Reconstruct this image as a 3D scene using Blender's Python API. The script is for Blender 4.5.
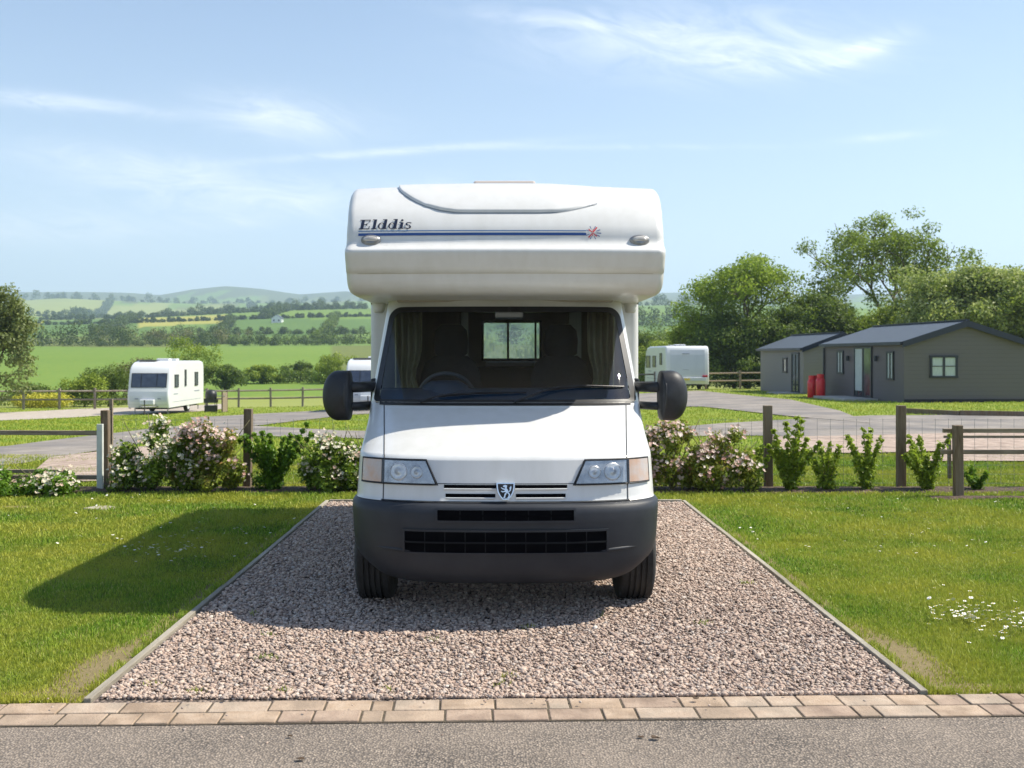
import bpy, math, random
import numpy as np
from mathutils import Vector, Matrix

for o in list(bpy.data.objects):
    bpy.data.objects.remove(o)
SC = bpy.context.scene
COL = SC.collection
random.seed(7)
RNG = np.random.default_rng(11)
PI = math.pi
F = 1050.0            # focal length in pixels
EYE = 1.6

# ------------------------------------------------------------------ camera
cam_d = bpy.data.cameras.new('camera')
cam = bpy.data.objects.new('camera', cam_d)
COL.objects.link(cam)
cam.location = (0, 0, EYE)
cam.rotation_euler = (math.radians(90), 0, 0)
cam_d.sensor_width = 36
cam_d.lens = F / 1024 * 36
cam_d.shift_x = 10.5 / 1024
cam_d.shift_y = -28 / 1024
cam_d.clip_start = 0.1
cam_d.clip_end = 20000
cam_d.dof.use_dof = True
cam_d.dof.focus_distance = 6.9
cam_d.dof.aperture_fstop = 4.5
SC.camera = cam

# ------------------------------------------------------------------ sun, sky, exposure
SUN = Vector((0.79, 0.10, 1.0)).normalized()
elev = math.asin(SUN.z)
sd = bpy.data.lights.new('sun', 'SUN')
sd.energy = 5.0
sd.angle = math.radians(0.55)
sd.color = (1.0, 0.93, 0.80)
so = bpy.data.objects.new('sun', sd)
COL.objects.link(so)
so.rotation_euler = (-SUN).to_track_quat('-Z', 'Y').to_euler()
SC.view_settings.view_transform = 'Standard'
SC.view_settings.look = 'None'
SC.view_settings.exposure = 0.66
SC.view_settings.gamma = 1
SC.cycles.use_denoising = True
SC.cycles.max_bounces = 8
SC.cycles.transparent_max_bounces = 24
SC.cycles.volume_bounces = 1

world = bpy.data.worlds.new('World')
SC.world = world
world.use_nodes = True
wn, wl = world.node_tree.nodes, world.node_tree.links
wn.clear()
w_out = wn.new('ShaderNodeOutputWorld')
w_bg = wn.new('ShaderNodeBackground')
w_bg.inputs['Strength'].default_value = 0.106
sky = wn.new('ShaderNodeTexSky')
sky.sky_type = 'NISHITA'
sky.sun_disc = False
sky.sun_elevation = elev
sky.sun_rotation = math.atan2(SUN.x, SUN.y)
sky.altitude = 100
sky.air_density = 1.0
sky.dust_density = 0.6
sky.ozone_density = 2.6


class NT:
    """tiny helper for maths in a node tree"""
    def __init__(self, tree):
        self.t = tree

    def m(self, op, a, b=None, c=None):
        n = self.t.nodes.new('ShaderNodeMath')
        n.operation = op
        for i, x in enumerate((a, b, c)):
            if x is None:
                continue
            if isinstance(x, (int, float)):
                n.inputs[i].default_value = x
            else:
                self.t.links.new(x, n.inputs[i])
        return n.outputs[0]

    def n(self, typ, **kw):
        n = self.t.nodes.new(typ)
        for k, v in kw.items():
            if k in n.inputs:
                if hasattr(v, 'is_output'):
                    self.t.links.new(v, n.inputs[k])
                else:
                    n.inputs[k].default_value = v
            else:
                setattr(n, k, v)
        return n

    def l(self, a, b):
        self.t.links.new(a, b)

    def mix(self, fac, a, b, blend='MIX'):
        n = self.t.nodes.new('ShaderNodeMix')
        n.data_type = 'RGBA'
        n.blend_type = blend
        for i, x in ((0, fac), (6, a), (7, b)):
            if isinstance(x, (int, float)):
                n.inputs[i].default_value = x
            elif isinstance(x, tuple):
                n.inputs[i].default_value = x if len(x) == 4 else (*x, 1)
            else:
                self.t.links.new(x, n.inputs[i])
        return n.outputs[2]


W = NT(world.node_tree)
tc = wn.new('ShaderNodeTexCoord')
sep = W.n('ShaderNodeSeparateXYZ')
W.l(tc.outputs['Generated'], sep.inputs[0])
dx, dy, dz = sep.outputs
ay = W.m('MAXIMUM', dy, 0.05)
u_ = W.m('DIVIDE', dx, ay)
v_ = W.m('DIVIDE', dz, ay)
comb = W.n('ShaderNodeCombineXYZ')
W.l(W.m('MULTIPLY', u_, 5.0), comb.inputs[0])
W.l(W.m('MULTIPLY_ADD', u_, 3.0, W.m('MULTIPLY', v_, 17.0)), comb.inputs[1])
cn = W.n('ShaderNodeTexNoise', Scale=2.1, Detail=9.0, Roughness=0.66, Distortion=1.4)
W.l(comb.outputs[0], cn.inputs['Vector'])
cr = W.n('ShaderNodeMapRange', clamp=True)
cr.inputs[1].default_value = 0.30
cr.inputs[2].default_value = 0.68
W.l(cn.outputs['Fac'], cr.inputs[0])
streaks = [  # azimuth / elevation of each wisp of cirrus, its size, slope and strength
    (60, 103, 90, 8, -.10, 1.0), (285, 118, 80, 20, -.12, .95), (370, 153, 150, 4, .07, .75), (160, 172, 140, 18, -.14, .8),
    (235, 222, 34, 6, 0, .8), (700, 42, 150, 34, -.02, .9), (785, 62, 60, 13, .05, 1.0), (868, 48, 34, 10, .3, .95),
    (600, 147, 160, 3, .0, .45), (885, 137, 42, 4, .08, .6), (60, 228, 140, 18, 0, .6), (250, 200, 150, 18, -.05, .7),
    (560, 20, 90, 9, -.1, .4), (420, 185, 120, 12, 0, .3)]
tot = None
for (px, py, sw, sh, sl, amp) in streaks:
    u0, v0 = (px - 501.5) / F, (356 - py) / F
    a = W.m('MULTIPLY', W.m('SUBTRACT', u_, u0), F / sw)
    b = W.m('SUBTRACT', W.m('SUBTRACT', v_, v0), W.m('MULTIPLY', W.m('SUBTRACT', u_, u0), sl))
    b = W.m('MULTIPLY', b, F / sh)
    g = W.m('EXPONENT', W.m('MULTIPLY', W.m('ADD', W.m('MULTIPLY', a, a), W.m('MULTIPLY', b, b)), -1.0))
    g = W.m('MULTIPLY', g, amp)
    tot = g if tot is None else W.m('ADD', tot, g)
cl = W.m('MULTIPLY', W.m('MULTIPLY', W.m('MINIMUM', tot, 1.0), 0.72), cr.outputs[0])
front = W.m('GREATER_THAN', dy, 0.06)
cl = W.m('MULTIPLY', cl, front)
# thin overall veil that thickens towards the horizon (summer haze high up)
veil = W.m('MULTIPLY', W.m('EXPONENT', W.m('MULTIPLY', W.m('MAXIMUM', dz, 0.0), -6.5)), 0.56)
veil = W.m('ADD', veil, 0.0)
base = W.mix(veil, sky.outputs[0], (8.2, 8.5, 9.0))
col = W.mix(cl, base, (8.6, 8.7, 8.9))
W.l(col, w_bg.inputs['Color'])
W.l(w_bg.outputs[0], w_out.inputs[0])

# ------------------------------------------------------------------ helpers
def tag(o, label=None, cat=None, group=None, kind=None):
    if label: o['label'] = label
    if cat: o['category'] = cat
    if group: o['group'] = group
    if kind: o['kind'] = kind
    return o


def empty(name, loc, label, cat, group=None, rz=0.0):
    o = bpy.data.objects.new(name, None)
    COL.objects.link(o)
    o.location = loc
    o.rotation_euler = (0, 0, rz)
    o.empty_display_size = 0.2
    return tag(o, label, cat, group)


def clone(o, parent=None):
    c = o.copy()
    COL.objects.link(c)
    if parent is not None:
        c.parent = parent
    for ch in [x for x in bpy.data.objects if x.parent == o and x != c]:
        clone(ch, c)
    return c


def quick_mesh(name, V, FC, mat, parent=None, smooth=False, attr=None, mats=None, midx=None):
    """V (n,3) array, FC (m,k) array of faces all with k corners, or list of lists"""
    me = bpy.data.meshes.new(name)
    if isinstance(FC, np.ndarray):
        V = np.asarray(V, dtype=np.float32)
        m, k = FC.shape
        me.vertices.add(len(V))
        me.vertices.foreach_set('co', V.ravel())
        me.loops.add(m * k)
        me.loops.foreach_set('vertex_index', FC.astype(np.int32).ravel())
        me.polygons.add(m)
        me.polygons.foreach_set('loop_start', np.arange(0, m * k, k, dtype=np.int32))
        me.polygons.foreach_set('loop_total', np.full(m, k, dtype=np.int32))
        me.update(calc_edges=True)
    else:
        me.from_pydata([tuple(p) for p in V], [], FC)
        me.update()
    if attr is not None:
        for an, av in attr.items():
            av = np.asarray(av, dtype=np.float32)
            if av.ndim == 1:
                a = me.attributes.new(an, 'FLOAT', 'POINT')
                a.data.foreach_set('value', av)
            else:
                a = me.attributes.new(an, 'FLOAT_COLOR', 'POINT')
                a.data.foreach_set('color', av.ravel())
    for mm in (mats or [mat]):
        me.materials.append(mm)
    if midx is not None:
        me.polygons.foreach_set('material_index', np.asarray(midx, dtype=np.int32))
    if smooth:
        me.polygons.foreach_set('use_smooth', np.ones(len(me.polygons), dtype=bool))
    o = bpy.data.objects.new(name, me)
    COL.objects.link(o)
    if parent is not None:
        o.parent = parent
    return o


class MB:
    def __init__(self, org=(0, 0, 0)):
        self.v, self.f, self.org = [], [], Vector(org)

    def add(self, vs, fs):
        b = len(self.v)
        self.v += [Vector(p) for p in vs]
        self.f += [[b + i for i in f] for f in fs]

    def box(self, c, s, rz=0.0, ry=0.0, rx=0.0):
        R = Matrix.Rotation(rz, 3, 'Z') @ Matrix.Rotation(ry, 3, 'Y') @ Matrix.Rotation(rx, 3, 'X')
        c = Vector(c)
        vs = [c + R @ Vector((sx * s[0] / 2, sy * s[1] / 2, sz * s[2] / 2)) for sx in (-1, 1) for sy in (-1, 1) for sz in (-1, 1)]
        self.add(vs, [(0, 1, 3, 2), (4, 6, 7, 5), (0, 4, 5, 1), (2, 3, 7, 6), (0, 2, 6, 4), (1, 5, 7, 3)])

    def tube(self, pts, r, n=8, closed=False):
        pts = [Vector(p) for p in pts]
        rs = r if isinstance(r, (list, tuple)) else [r] * len(pts)
        vs, fs = [], []
        K = len(pts)
        for i, p in enumerate(pts):
            if closed:
                d = pts[(i + 1) % K] - pts[i - 1]
            else:
                d = pts[min(i + 1, K - 1)] - pts[max(i - 1, 0)]
            if d.length < 1e-9: d = Vector((0, 0, 1))
            d.normalize()
            a = Vector((0, 0, 1)) if abs(d.z) < 0.9 else Vector((1, 0, 0))
            e1 = d.cross(a).normalized()
            e2 = d.cross(e1)
            for k in range(n):
                t = 2 * PI * k / n
                vs.append(p + rs[i] * (math.cos(t) * e1 + math.sin(t) * e2))
        for i in range(K if closed else K - 1):
            for k in range(n):
                a0, a1 = i * n + k, i * n + (k + 1) % n
                j = (i + 1) % K
                fs.append((a0, a1, j * n + (k + 1) % n, j * n + k))
        if not closed:
            fs.append(tuple(range(n - 1, -1, -1)))
            fs.append(tuple(range((K - 1) * n, K * n)))
        self.add(vs, fs)

    def lathe(self, prof, c, axis='Z', n=24, cap=False):
        """prof: list of (radius, height)"""
        vs, fs = [], []
        c = Vector(c)
        for (r, h) in prof:
            for k in range(n):
                t = 2 * PI * k / n
                a, b = r * math.cos(t), r * math.sin(t)
                p = {'Z': (a, b, h), 'X': (h, a, b), 'Y': (a, h, b)}[axis]
                vs.append(c + Vector(p))
        for i in range(len(prof) - 1):
            for k in range(n):
                fs.append((i * n + k, i * n + (k + 1) % n, (i + 1) * n + (k + 1) % n, (i + 1) * n + k))
        if cap:
            fs.append(tuple(range(n - 1, -1, -1)))
            fs.append(tuple(range((len(prof) - 1) * n, len(prof) * n)))
        self.add(vs, fs)

    def grid(self, rows, closed=False):
        n = len(rows[0])
        vs = [p for r in rows for p in r]
        fs = []
        for i in range(len(rows) - 1):
            for k in range(n if closed else n - 1):
                fs.append((i * n + k, i * n + (k + 1) % n, (i + 1) * n + (k + 1) % n, (i + 1) * n + k))
        self.add(vs, fs)

    def prism(self, poly, a, b, plane='XZ'):
        """poly 2D extruded from a to b along the third axis"""
        def P(p, h):
            return {'XZ': (p[0], h, p[1]), 'XY': (p[0], p[1], h), 'YZ': (h, p[0], p[1])}[plane]
        n = len(poly)
        vs = [P(p, a) for p in poly] + [P(p, b) for p in poly]
        fs = [tuple(range(n)), tuple(range(2 * n - 1, n - 1, -1))]
        for i in range(n):
            j = (i + 1) % n
            fs.append((i, j, n + j, n + i))
        self.add(vs, fs)

    def build(self, name, mat, parent=None, smooth=False, bevel=0, loc=None, solid=0):
        V = [p - self.org for p in self.v]
        o = quick_mesh(name, V, self.f, mat, parent, smooth)
        import bmesh
        bm = bmesh.new()
        bm.from_mesh(o.data)
        bmesh.ops.recalc_face_normals(bm, faces=bm.faces)
        bm.to_mesh(o.data)
        bm.free()
        if solid:
            md = o.modifiers.new('solid', 'SOLIDIFY')
            md.thickness = solid
        if bevel:
            md = o.modifiers.new('bevel', 'BEVEL')
            md.width = bevel
            md.segments = 2
            md.limit_method = 'ANGLE'
        if loc: o.location = loc
        return o


# ------------------------------------------------------------------ materials
MATS = {}
def new_mat(name):
    m = bpy.data.materials.new(name)
    m.use_nodes = True
    m.node_tree.nodes.clear()
    MATS[name] = m
    T = NT(m.node_tree)
    out = T.n('ShaderNodeOutputMaterial')
    return m, T, out


def mat(name, c1, c2=None, scale=8.0, rough=0.6, metal=0.0, bump=0.0, bscale=None, detail=6.0, coat=0.0, stretch=None,
        c3=None, scale3=1.0, spec=0.5, lo=0.35, hi=0.65, coords='Object', sheen=0.0):
    m, T, out = new_mat(name)
    b = T.n('ShaderNodeBsdfPrincipled', Roughness=rough, Metallic=metal)
    b.inputs['Coat Weight'].default_value = coat
    b.inputs['Coat Roughness'].default_value = 0.08
    b.inputs['Specular IOR Level'].default_value = spec
    T.l(b.outputs[0], out.inputs[0])
    tcn = T.n('ShaderNodeTexCoord')
    if coords == 'World':
        g = T.n('ShaderNodeNewGeometry')
        vec = g.outputs['Position']
    else:
        vec = tcn.outputs[coords]
    if stretch:
        mp = T.n('ShaderNodeMapping')
        mp.inputs['Scale'].default_value = stretch
        T.l(vec, mp.inputs[0])
        vec = mp.outputs[0]
    col = (*c1, 1)
    if c2 is not None:
        nz = T.n('ShaderNodeTexNoise', Scale=scale, Detail=detail, Roughness=0.6)
        T.l(vec, nz.inputs['Vector'])
        mr = T.n('ShaderNodeMapRange', clamp=True)
        mr.inputs[1].default_value, mr.inputs[2].default_value = lo, hi
        T.l(nz.outputs['Fac'], mr.inputs[0])
        col = T.mix(mr.outputs[0], c1, c2)
        if c3 is not None:
            n3 = T.n('ShaderNodeTexNoise', Scale=scale3, Detail=4.0)
            T.l(vec, n3.inputs['Vector'])
            m3 = T.n('ShaderNodeMapRange', clamp=True)
            m3.inputs[1].default_value, m3.inputs[2].default_value = 0.42, 0.62
            T.l(n3.outputs['Fac'], m3.inputs[0])
            col = T.mix(m3.outputs[0], col, c3)
        T.l(col, b.inputs['Base Color'])
    else:
        b.inputs['Base Color'].default_value = col
    if bump:
        bz = T.n('ShaderNodeTexNoise', Scale=bscale or scale, Detail=8.0, Roughness=0.65)
        T.l(vec, bz.inputs['Vector'])
        bp = T.n('ShaderNodeBump', Strength=min(1.0, bump), Distance=0.01 * max(1, bump))
        T.l(bz.outputs['Fac'], bp.inputs['Height'])
        T.l(bp.outputs[0], b.inputs['Normal'])
    return m


def leaf_mat(name, stops, trans=0.35, rough=0.55, tcol=None):
    """stops: colours along the per-leaf attribute v"""
    m, T, out = new_mat(name)
    at = T.n('ShaderNodeAttribute', attribute_name='v')
    rp = T.n('ShaderNodeValToRGB')
    e = rp.color_ramp.elements
    while len(e) < len(stops): e.new(0.5)
    for i, s in enumerate(stops):
        e[i].position = i / (len(stops) - 1)
        e[i].color = (*s, 1)
    T.l(at.outputs['Fac'], rp.inputs[0])
    b = T.n('ShaderNodeBsdfPrincipled', Roughness=rough)
    b.inputs['Specular IOR Level'].default_value = 0.35
    T.l(rp.outputs[0], b.inputs['Base Color'])
    if trans > 0:
        tr = T.n('ShaderNodeBsdfTranslucent')
        c = T.mix(0.5, rp.outputs[0], tcol or (0.25, 0.36, 0.03))
        T.l(c, tr.inputs[0])
        mx = T.n('ShaderNodeMixShader', Fac=trans)
        T.l(b.outputs[0], mx.inputs[1])
        T.l(tr.outputs[0], mx.inputs[2])
        T.l(mx.outputs[0], out.inputs[0])
    else:
        T.l(b.outputs[0], out.inputs[0])
    return m


def glass_mat(name, tint, refl_rough=0.01, gloss=1.0):
    m, T, out = new_mat(name)
    tr = T.n('ShaderNodeBsdfTransparent', Color=(*tint, 1))
    gl = T.n('ShaderNodeBsdfGlossy', Roughness=refl_rough)
    fr = T.n('ShaderNodeFresnel', IOR=1.5)
    mx = T.n('ShaderNodeMixShader')
    T.l(T.m('MULTIPLY', fr.outputs[0], gloss), mx.inputs[0])
    T.l(tr.outputs[0], mx.inputs[1])
    T.l(gl.outputs[0], mx.inputs[2])
    T.l(mx.outputs[0], out.inputs[0])
    return m


M_white = mat('white_paint', (.66, .66, .65), (.61, .61, .59), 1.8, stretch=(5, 5, 1.0), rough=0.32, coat=0.35, spec=0.4)
M_grp = mat('white_fibreglass', (.66, .655, .635), (.62, .612, .585), 1.5, stretch=(7, 7, .9), rough=0.34, coat=0.2, spec=0.4)
M_bump = mat('bumper_plastic', (.020, .023, .030), (.034, .037, .044), 3.0, rough=0.46, spec=0.32, bump=0.15, bscale=300)
M_black = mat('black_plastic', (.012, .012, .014), (.02, .02, .022), 20, rough=0.45)
M_gap = mat('dark_gap', (.02, .022, .026), rough=0.8)
M_rub = mat('tyre_rubber', (.016, .016, .017), (.035, .034, .032), 9, rough=0.8, bump=0.3, bscale=60)
M_rim = mat('grey_steel', (.35, .35, .35), (.22, .22, .22), 12, rough=0.4, metal=0.7)
M_chrome = mat('chrome', (.75, .76, .78), rough=0.14, metal=1.0)
M_mir = mat('mirror_shell', (.012, .013, .016), (.018, .019, .022), 30, rough=0.52, spec=0.5)
M_navy = mat('navy_vinyl', (.016, .07, .26), rough=0.4)
M_steel = mat('blue_grey_vinyl', (.04, .12, .28), rough=0.4)
M_ink = mat('dark_lettering', (.012, .018, .04), rough=0.4)
M_red = mat('red_vinyl', (.55, .03, .04), rough=0.4)
M_glass = glass_mat('windscreen_glass', (.74, .82, .85), 0.01, 1.5)
M_glass2 = glass_mat('window_glass', (.78, .82, .8), 0.02, 1.0)
m_, T_, o_ = new_mat('acrylic_window')
t1 = T_.n('ShaderNodeBsdfTransparent', Color=(.85, .88, .88, 1)); t2 = T_.n('ShaderNodeBsdfTranslucent', Color=(.75, .8, .82, 1)); t3 = T_.n('ShaderNodeMixShader', Fac=.35)
T_.l(t1.outputs[0], t3.inputs[1]); T_.l(t2.outputs[0], t3.inputs[2]); T_.l(t3.outputs[0], o_.inputs[0])
M_acryl = m_
M_lens = glass_mat('lamp_lens', (.93, .93, .93), 0.06, 1.6)
M_seat = mat('seat_fabric', (.012, .013, .017), (.022, .022, .026), 40, rough=0.95)
M_lining = mat('interior_lining', (.36, .33, .28), (.30, .27, .23), 3, rough=0.9)
M_wood = mat('interior_wood', (.13, .095, .06), (.18, .13, .085), 3, rough=0.5, stretch=(8, 8, 1))
M_curtain = mat('curtain_cloth', (.66, .58, .36), (.50, .44, .26), 6, rough=0.95)
M_dash = mat('dash_painted_reflection', (.030, .075, .14), (.036, .085, .15), 20, rough=0.55)  # blue sky reflection of the lower windscreen is put into the dash colour
M_under = mat('underbody', (.02, .02, .02), (.04, .035, .03), 5, rough=0.85)
M_vent = mat('rooflight_plastic', (.58, .50, .45), rough=0.5)

M_post = mat('weathered_timber', (.12, .078, .045), (.23, .165, .105), 5, rough=0.9, bump=0.8, bscale=14, stretch=(6, 6, 0.8), c3=(.19, .15, .105), scale3=1.5)
M_rail = mat('grey_rail_timber', (.19, .14, .095), (.31, .25, .18), 5, rough=0.9, bump=0.7, bscale=12, stretch=(.6, 6, 8))
M_pale = mat('pale_painted_post', (.62, .64, .60), (.5, .52, .48), 7, rough=0.7)
M_wire = mat('galvanised_wire', (.30, .30, .30), rough=0.5, metal=0.6)
M_farpost = mat('far_fence_timber', (.20, .16, .12), (.30, .26, .21), 4, rough=0.9)
M_edge = mat('edging_board', (.31, .28, .22), (.44, .40, .33), 3, rough=0.9, bump=0.6, bscale=20, stretch=(10, .8, 6), c3=(.26, .23, .18), scale3=.8)
M_soil = mat('bed_soil', (.05, .033, .022), (.12, .08, .055), 22, rough=1.0, bump=1.5, bscale=30)
M_bark = mat('bark', (.09, .07, .05), (.16, .13, .10), 8, rough=0.95, bump=0.8, bscale=12)
M_stem = mat('green_stem', (.12, .10, .05), (.16, .15, .06), 9, rough=0.8)

# ------------------------------------------------------------------ terrain
def sstep(a, b, x):
    t = np.clip((x - a) / (b - a), 0, 1)
    return t * t * (3 - 2 * t)

FAR_Y = [60, 80, 120, 200, 300, 400, 600, 900, 1200, 1600, 2200, 3000, 4000, 5200, 7000]
FAR_Z = [0, -.55, -.2, 1.9, 5.2, 7.6, 19, 39, 54, 66, 88, 135, 185, 200, 150]
HILL_X = [-400, 0, 60, 130, 160, 190, 225, 262, 300, 345, 420, 560, 655, 690, 800, 1000, 1500]
HILL_P = [296, 295, 294, 295.5, 297.5, 292.5, 289.5, 292, 297, 294, 299, 300, 295, 294.5, 299, 297, 296]


def zg(X, Y):
    X = np.asarray(X, dtype=float); Y = np.asarray(Y, dtype=float)
    X, Y = np.broadcast_arrays(X, Y)
    s = sstep(14, 60, Y)
    near = s * (-.85 + .58 * np.tanh((X + 1) / 9 / np.maximum(1, Y / 60)))
    far = np.interp(np.log(np.maximum(Y, 1)), np.log(FAR_Y), FAR_Z)
    z = near + np.where(Y > 60, far, 0)
    # broad undulation of the far land
    w = sstep(250, 900, Y)
    z = z + w * (Y / 100) * (.35 * np.sin(X / 170 + 1.1) + .28 * np.sin(X / 75 + Y / 260))
    # the ridge of hills that closes the view
    u = 501.5 + F * X / np.maximum(Y, 1)
    hp = np.interp(u, HILL_X, HILL_P)
    crest = EYE + (356 - hp) * 4300 / F
    h = np.exp(-((Y - 4300) / 900.0) ** 2)
    z = z * (1 - h) + crest * h
    # a nearer blue shoulder
    hp2 = np.interp(u, [-400, 0, 60, 120, 200, 300, 345, 650, 700, 1500], [305, 303, 299, 301, 304, 303, 300, 300, 302, 304])
    c2 = EYE + (356 - hp2) * 2500 / F
    h2 = np.exp(-((Y - 2500) / 330.0) ** 2) * .9
    z = np.where(Y < 3300, z * (1 - h2) + np.maximum(c2, z) * h2, z)
    return z


def zp(X, Y):
    return float(zg(X, Y))


def PX(px, Y):
    return (px - 501.5) * Y / F


# ground grid: fine near, widening towards the horizon
ys = np.concatenate([np.arange(-60, 0, 6), np.arange(0, 13.9, 1.0), np.arange(14, 70, .8), 70 * 1.028 ** np.arange(0, 168)])
us = np.concatenate([-np.geomspace(.62, 3.2, 26)[::-1], np.linspace(-.6, .6, 301), np.geomspace(.62, 3.2, 26)])
halfw = np.maximum(np.abs(ys), 26)
GX = us[None, :] * halfw[:, None]
GY = np.repeat(ys[:, None], len(us), 1)
GZ = zg(GX, GY)
nr, nc = GX.shape
idx = np.arange(nr * nc).reshape(nr, nc)
FQ = np.stack([idx[:-1, :-1], idx[:-1, 1:], idx[1:, 1:], idx[1:, :-1]], -1).reshape(-1, 4)

# the crops that grow in each field (true colours of the land)
lawn = (.235, .30, .04)
C_ = {'bright': (.145, .255, .045), 'mid': (.13, .235, .055), 'deep': (.07, .17, .05), 'pale': (.30, .33, .10), 'yellow': (.44, .40, .11),
      'moor': (.055, .075, .05), 'wood': (.015, .03, .02), 'straw': (.30, .28, .13), 'olive': (.13, .16, .055)}
colr = np.zeros((nr, nc, 4)); colr[..., 3] = 1
PXG = 501.5 + F * GX / np.maximum(GY, 1)
wob = 1 + .05 * np.sin(GX / 23.0) + .04 * np.sin(GX / 61.0 + 2)
YY = GY * wob
def put(mask, name):
    colr[mask, :3] = C_[name] if isinstance(name, str) else name
put(YY > -1e9, lawn)
put(GY < 16.5, (.13, .165, .03))
put(YY > 62, 'pale')
put(YY > 88, 'bright')
put((YY > 88) & (PXG > 330), 'olive')
put(YY > 330, 'mid')
put((YY > 330) & (PXG < 205) & (YY < 420), 'olive')
put((YY > 480) & (PXG < 150), 'deep')
put((YY > 480) & (YY < 700) & (PXG > 205), 'deep')
put((YY > 700) & (PXG > 215), 'bright')
put((YY > 590) & (YY < 900) & (PXG < 228) & (PXG > 138), 'yellow')
put((YY > 880) & (PXG < 600), 'mid')
put((YY > 980), 'olive')
put((YY > 980) & (np.sin(GX / 130.0) > .1), 'mid')
put((YY > 1150) & (np.sin(GX / 90 + 1) > .5), 'pale')
put((YY > 1500), 'olive')
put((YY > 1500) & (np.sin(GX / 150.0 + YY / 300) > .2), 'pale')
put((YY > 1800) & (np.sin(GX / 210.0 + YY / 140) > .55), 'bright')
put((YY > 2500), 'olive')
put((YY > 2500) & (np.sin(GX / 320.0 + YY / 500) > 0), 'moor')
put((YY > 2900) & (np.sin(GX / 170.0 + YY / 260 + 1) > .5), 'mid')
put((YY > 3300), 'moor')
put((YY > 3500) & (np.sin(GX / 260.0 + YY / 400) > .6), 'wood')

m, T, out = new_mat('ground_cover')
b = T.n('ShaderNodeBsdfPrincipled', Roughness=0.95)
b.inputs['Specular IOR Level'].default_value = 0.15
at = T.n('ShaderNodeAttribute', attribute_name='crop')
geo = T.n('ShaderNodeNewGeometry')
n1 = T.n('ShaderNodeTexNoise', Scale=.9, Detail=8.0, Roughness=0.7)
n2 = T.n('ShaderNodeTexNoise', Scale=9.0, Detail=6.0, Roughness=0.75)
n3 = T.n('ShaderNodeTexNoise', Scale=0.012, Detail=4.0, Roughness=0.6)
for q in (n1, n2, n3): T.l(geo.outputs['Position'], q.inputs['Vector'])
def rng(src, a, b_, c, d):
    r = T.n('ShaderNodeMapRange', clamp=True)
    for i, x in enumerate((a, b_, c, d)): r.inputs[i + 1].default_value = x
    T.l(src, r.inputs[0])
    return r.outputs[0]
c = T.mix(rng(n1.outputs['Fac'], .35, .7, 0, .5), at.outputs['Color'], (.33, .34, .06))
c = T.mix(rng(n2.outputs['Fac'], .3, .7, 0, .55), c, T.mix(1.0, c, (.45, .5, .4), 'MULTIPLY'))
c = T.mix(rng(n3.outputs['Fac'], .35, .65, .0, .45), c, T.mix(1.0, c, (.7, .8, .7), 'MULTIPLY'))
# bare, trodden earth beside the gravel bay and along the kerb (worn patches on the lawn)
sp = T.n('ShaderNodeSeparateXYZ'); T.l(geo.outputs['Position'], sp.inputs[0])
def blob(x0, y0, rx, ry, k=1.0):
    a = T.m('DIVIDE', T.m('SUBTRACT', sp.outputs[0], x0), rx); b2 = T.m('DIVIDE', T.m('SUBTRACT', sp.outputs[1], y0), ry)
    return T.m('MULTIPLY', T.m('EXPONENT', T.m('MULTIPLY', T.m('ADD', T.m('MULTIPLY', a, a), T.m('MULTIPLY', b2, b2)), -1.0)), k)
WORN = [(-2.06, 5.35, .16, .45, .9), (2.12, 5.5, .17, .5, .9), (-2.0, 6.6, .08, 1.5, .5), (2.07, 7.5, .08, 2.0, .5), (-1.98, 9.5, .08, 2, .5), (2.06, 10, .08, 2, .5),
        (-3.8, 4.95, 2.2, .07, .7), (3.8, 5.06, 2.2, .07, .7), (-5.1, 11.1, .35, .12, .8)]
tot = None
for w_ in WORN:
    g = blob(*w_); tot = g if tot is None else T.m('ADD', tot, g)
wm = T.m('MULTIPLY', tot, rng(n1.outputs['Fac'], .3, .6, .7, 1.6))
wm = rng(T.m('ADD', wm, T.m('MULTIPLY', n2.outputs['Fac'], .15)), .35, .6, 0, 1)
c = T.mix(wm, c, T.mix(n2.outputs['Fac'], (.16, .13, .06), (.27, .215, .115)))
T.l(c, b.inputs['Base Color'])
bp = T.n('ShaderNodeBump', Strength=0.8, Distance=0.03); T.l(n2.outputs['Fac'], bp.inputs['Height']); T.l(bp.outputs[0], b.inputs['Normal'])
T.l(b.outputs[0], out.inputs[0])
ground = quick_mesh('ground', np.stack([GX, GY, GZ], -1).reshape(-1, 3), FQ, m, smooth=True, attr={'crop': colr.reshape(-1, 4)})
tag(ground, 'mown lawn that runs out to rolling farmland fields and hills', 'ground', kind='structure')


def worn_at(x, y):
    s = 0
    for (x0, y0, rx, ry, k) in WORN:
        s = s + k * np.exp(-(((x - x0) / rx) ** 2 + ((y - y0) / ry) ** 2))
    return s

# ------------------------------------------------------------------ road, block edging, bay
TILT = .030          # the road runs very slightly askew to the bay
def kerb_y(x): return 4.87 + TILT * x      # far edge of the block edging

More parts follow.
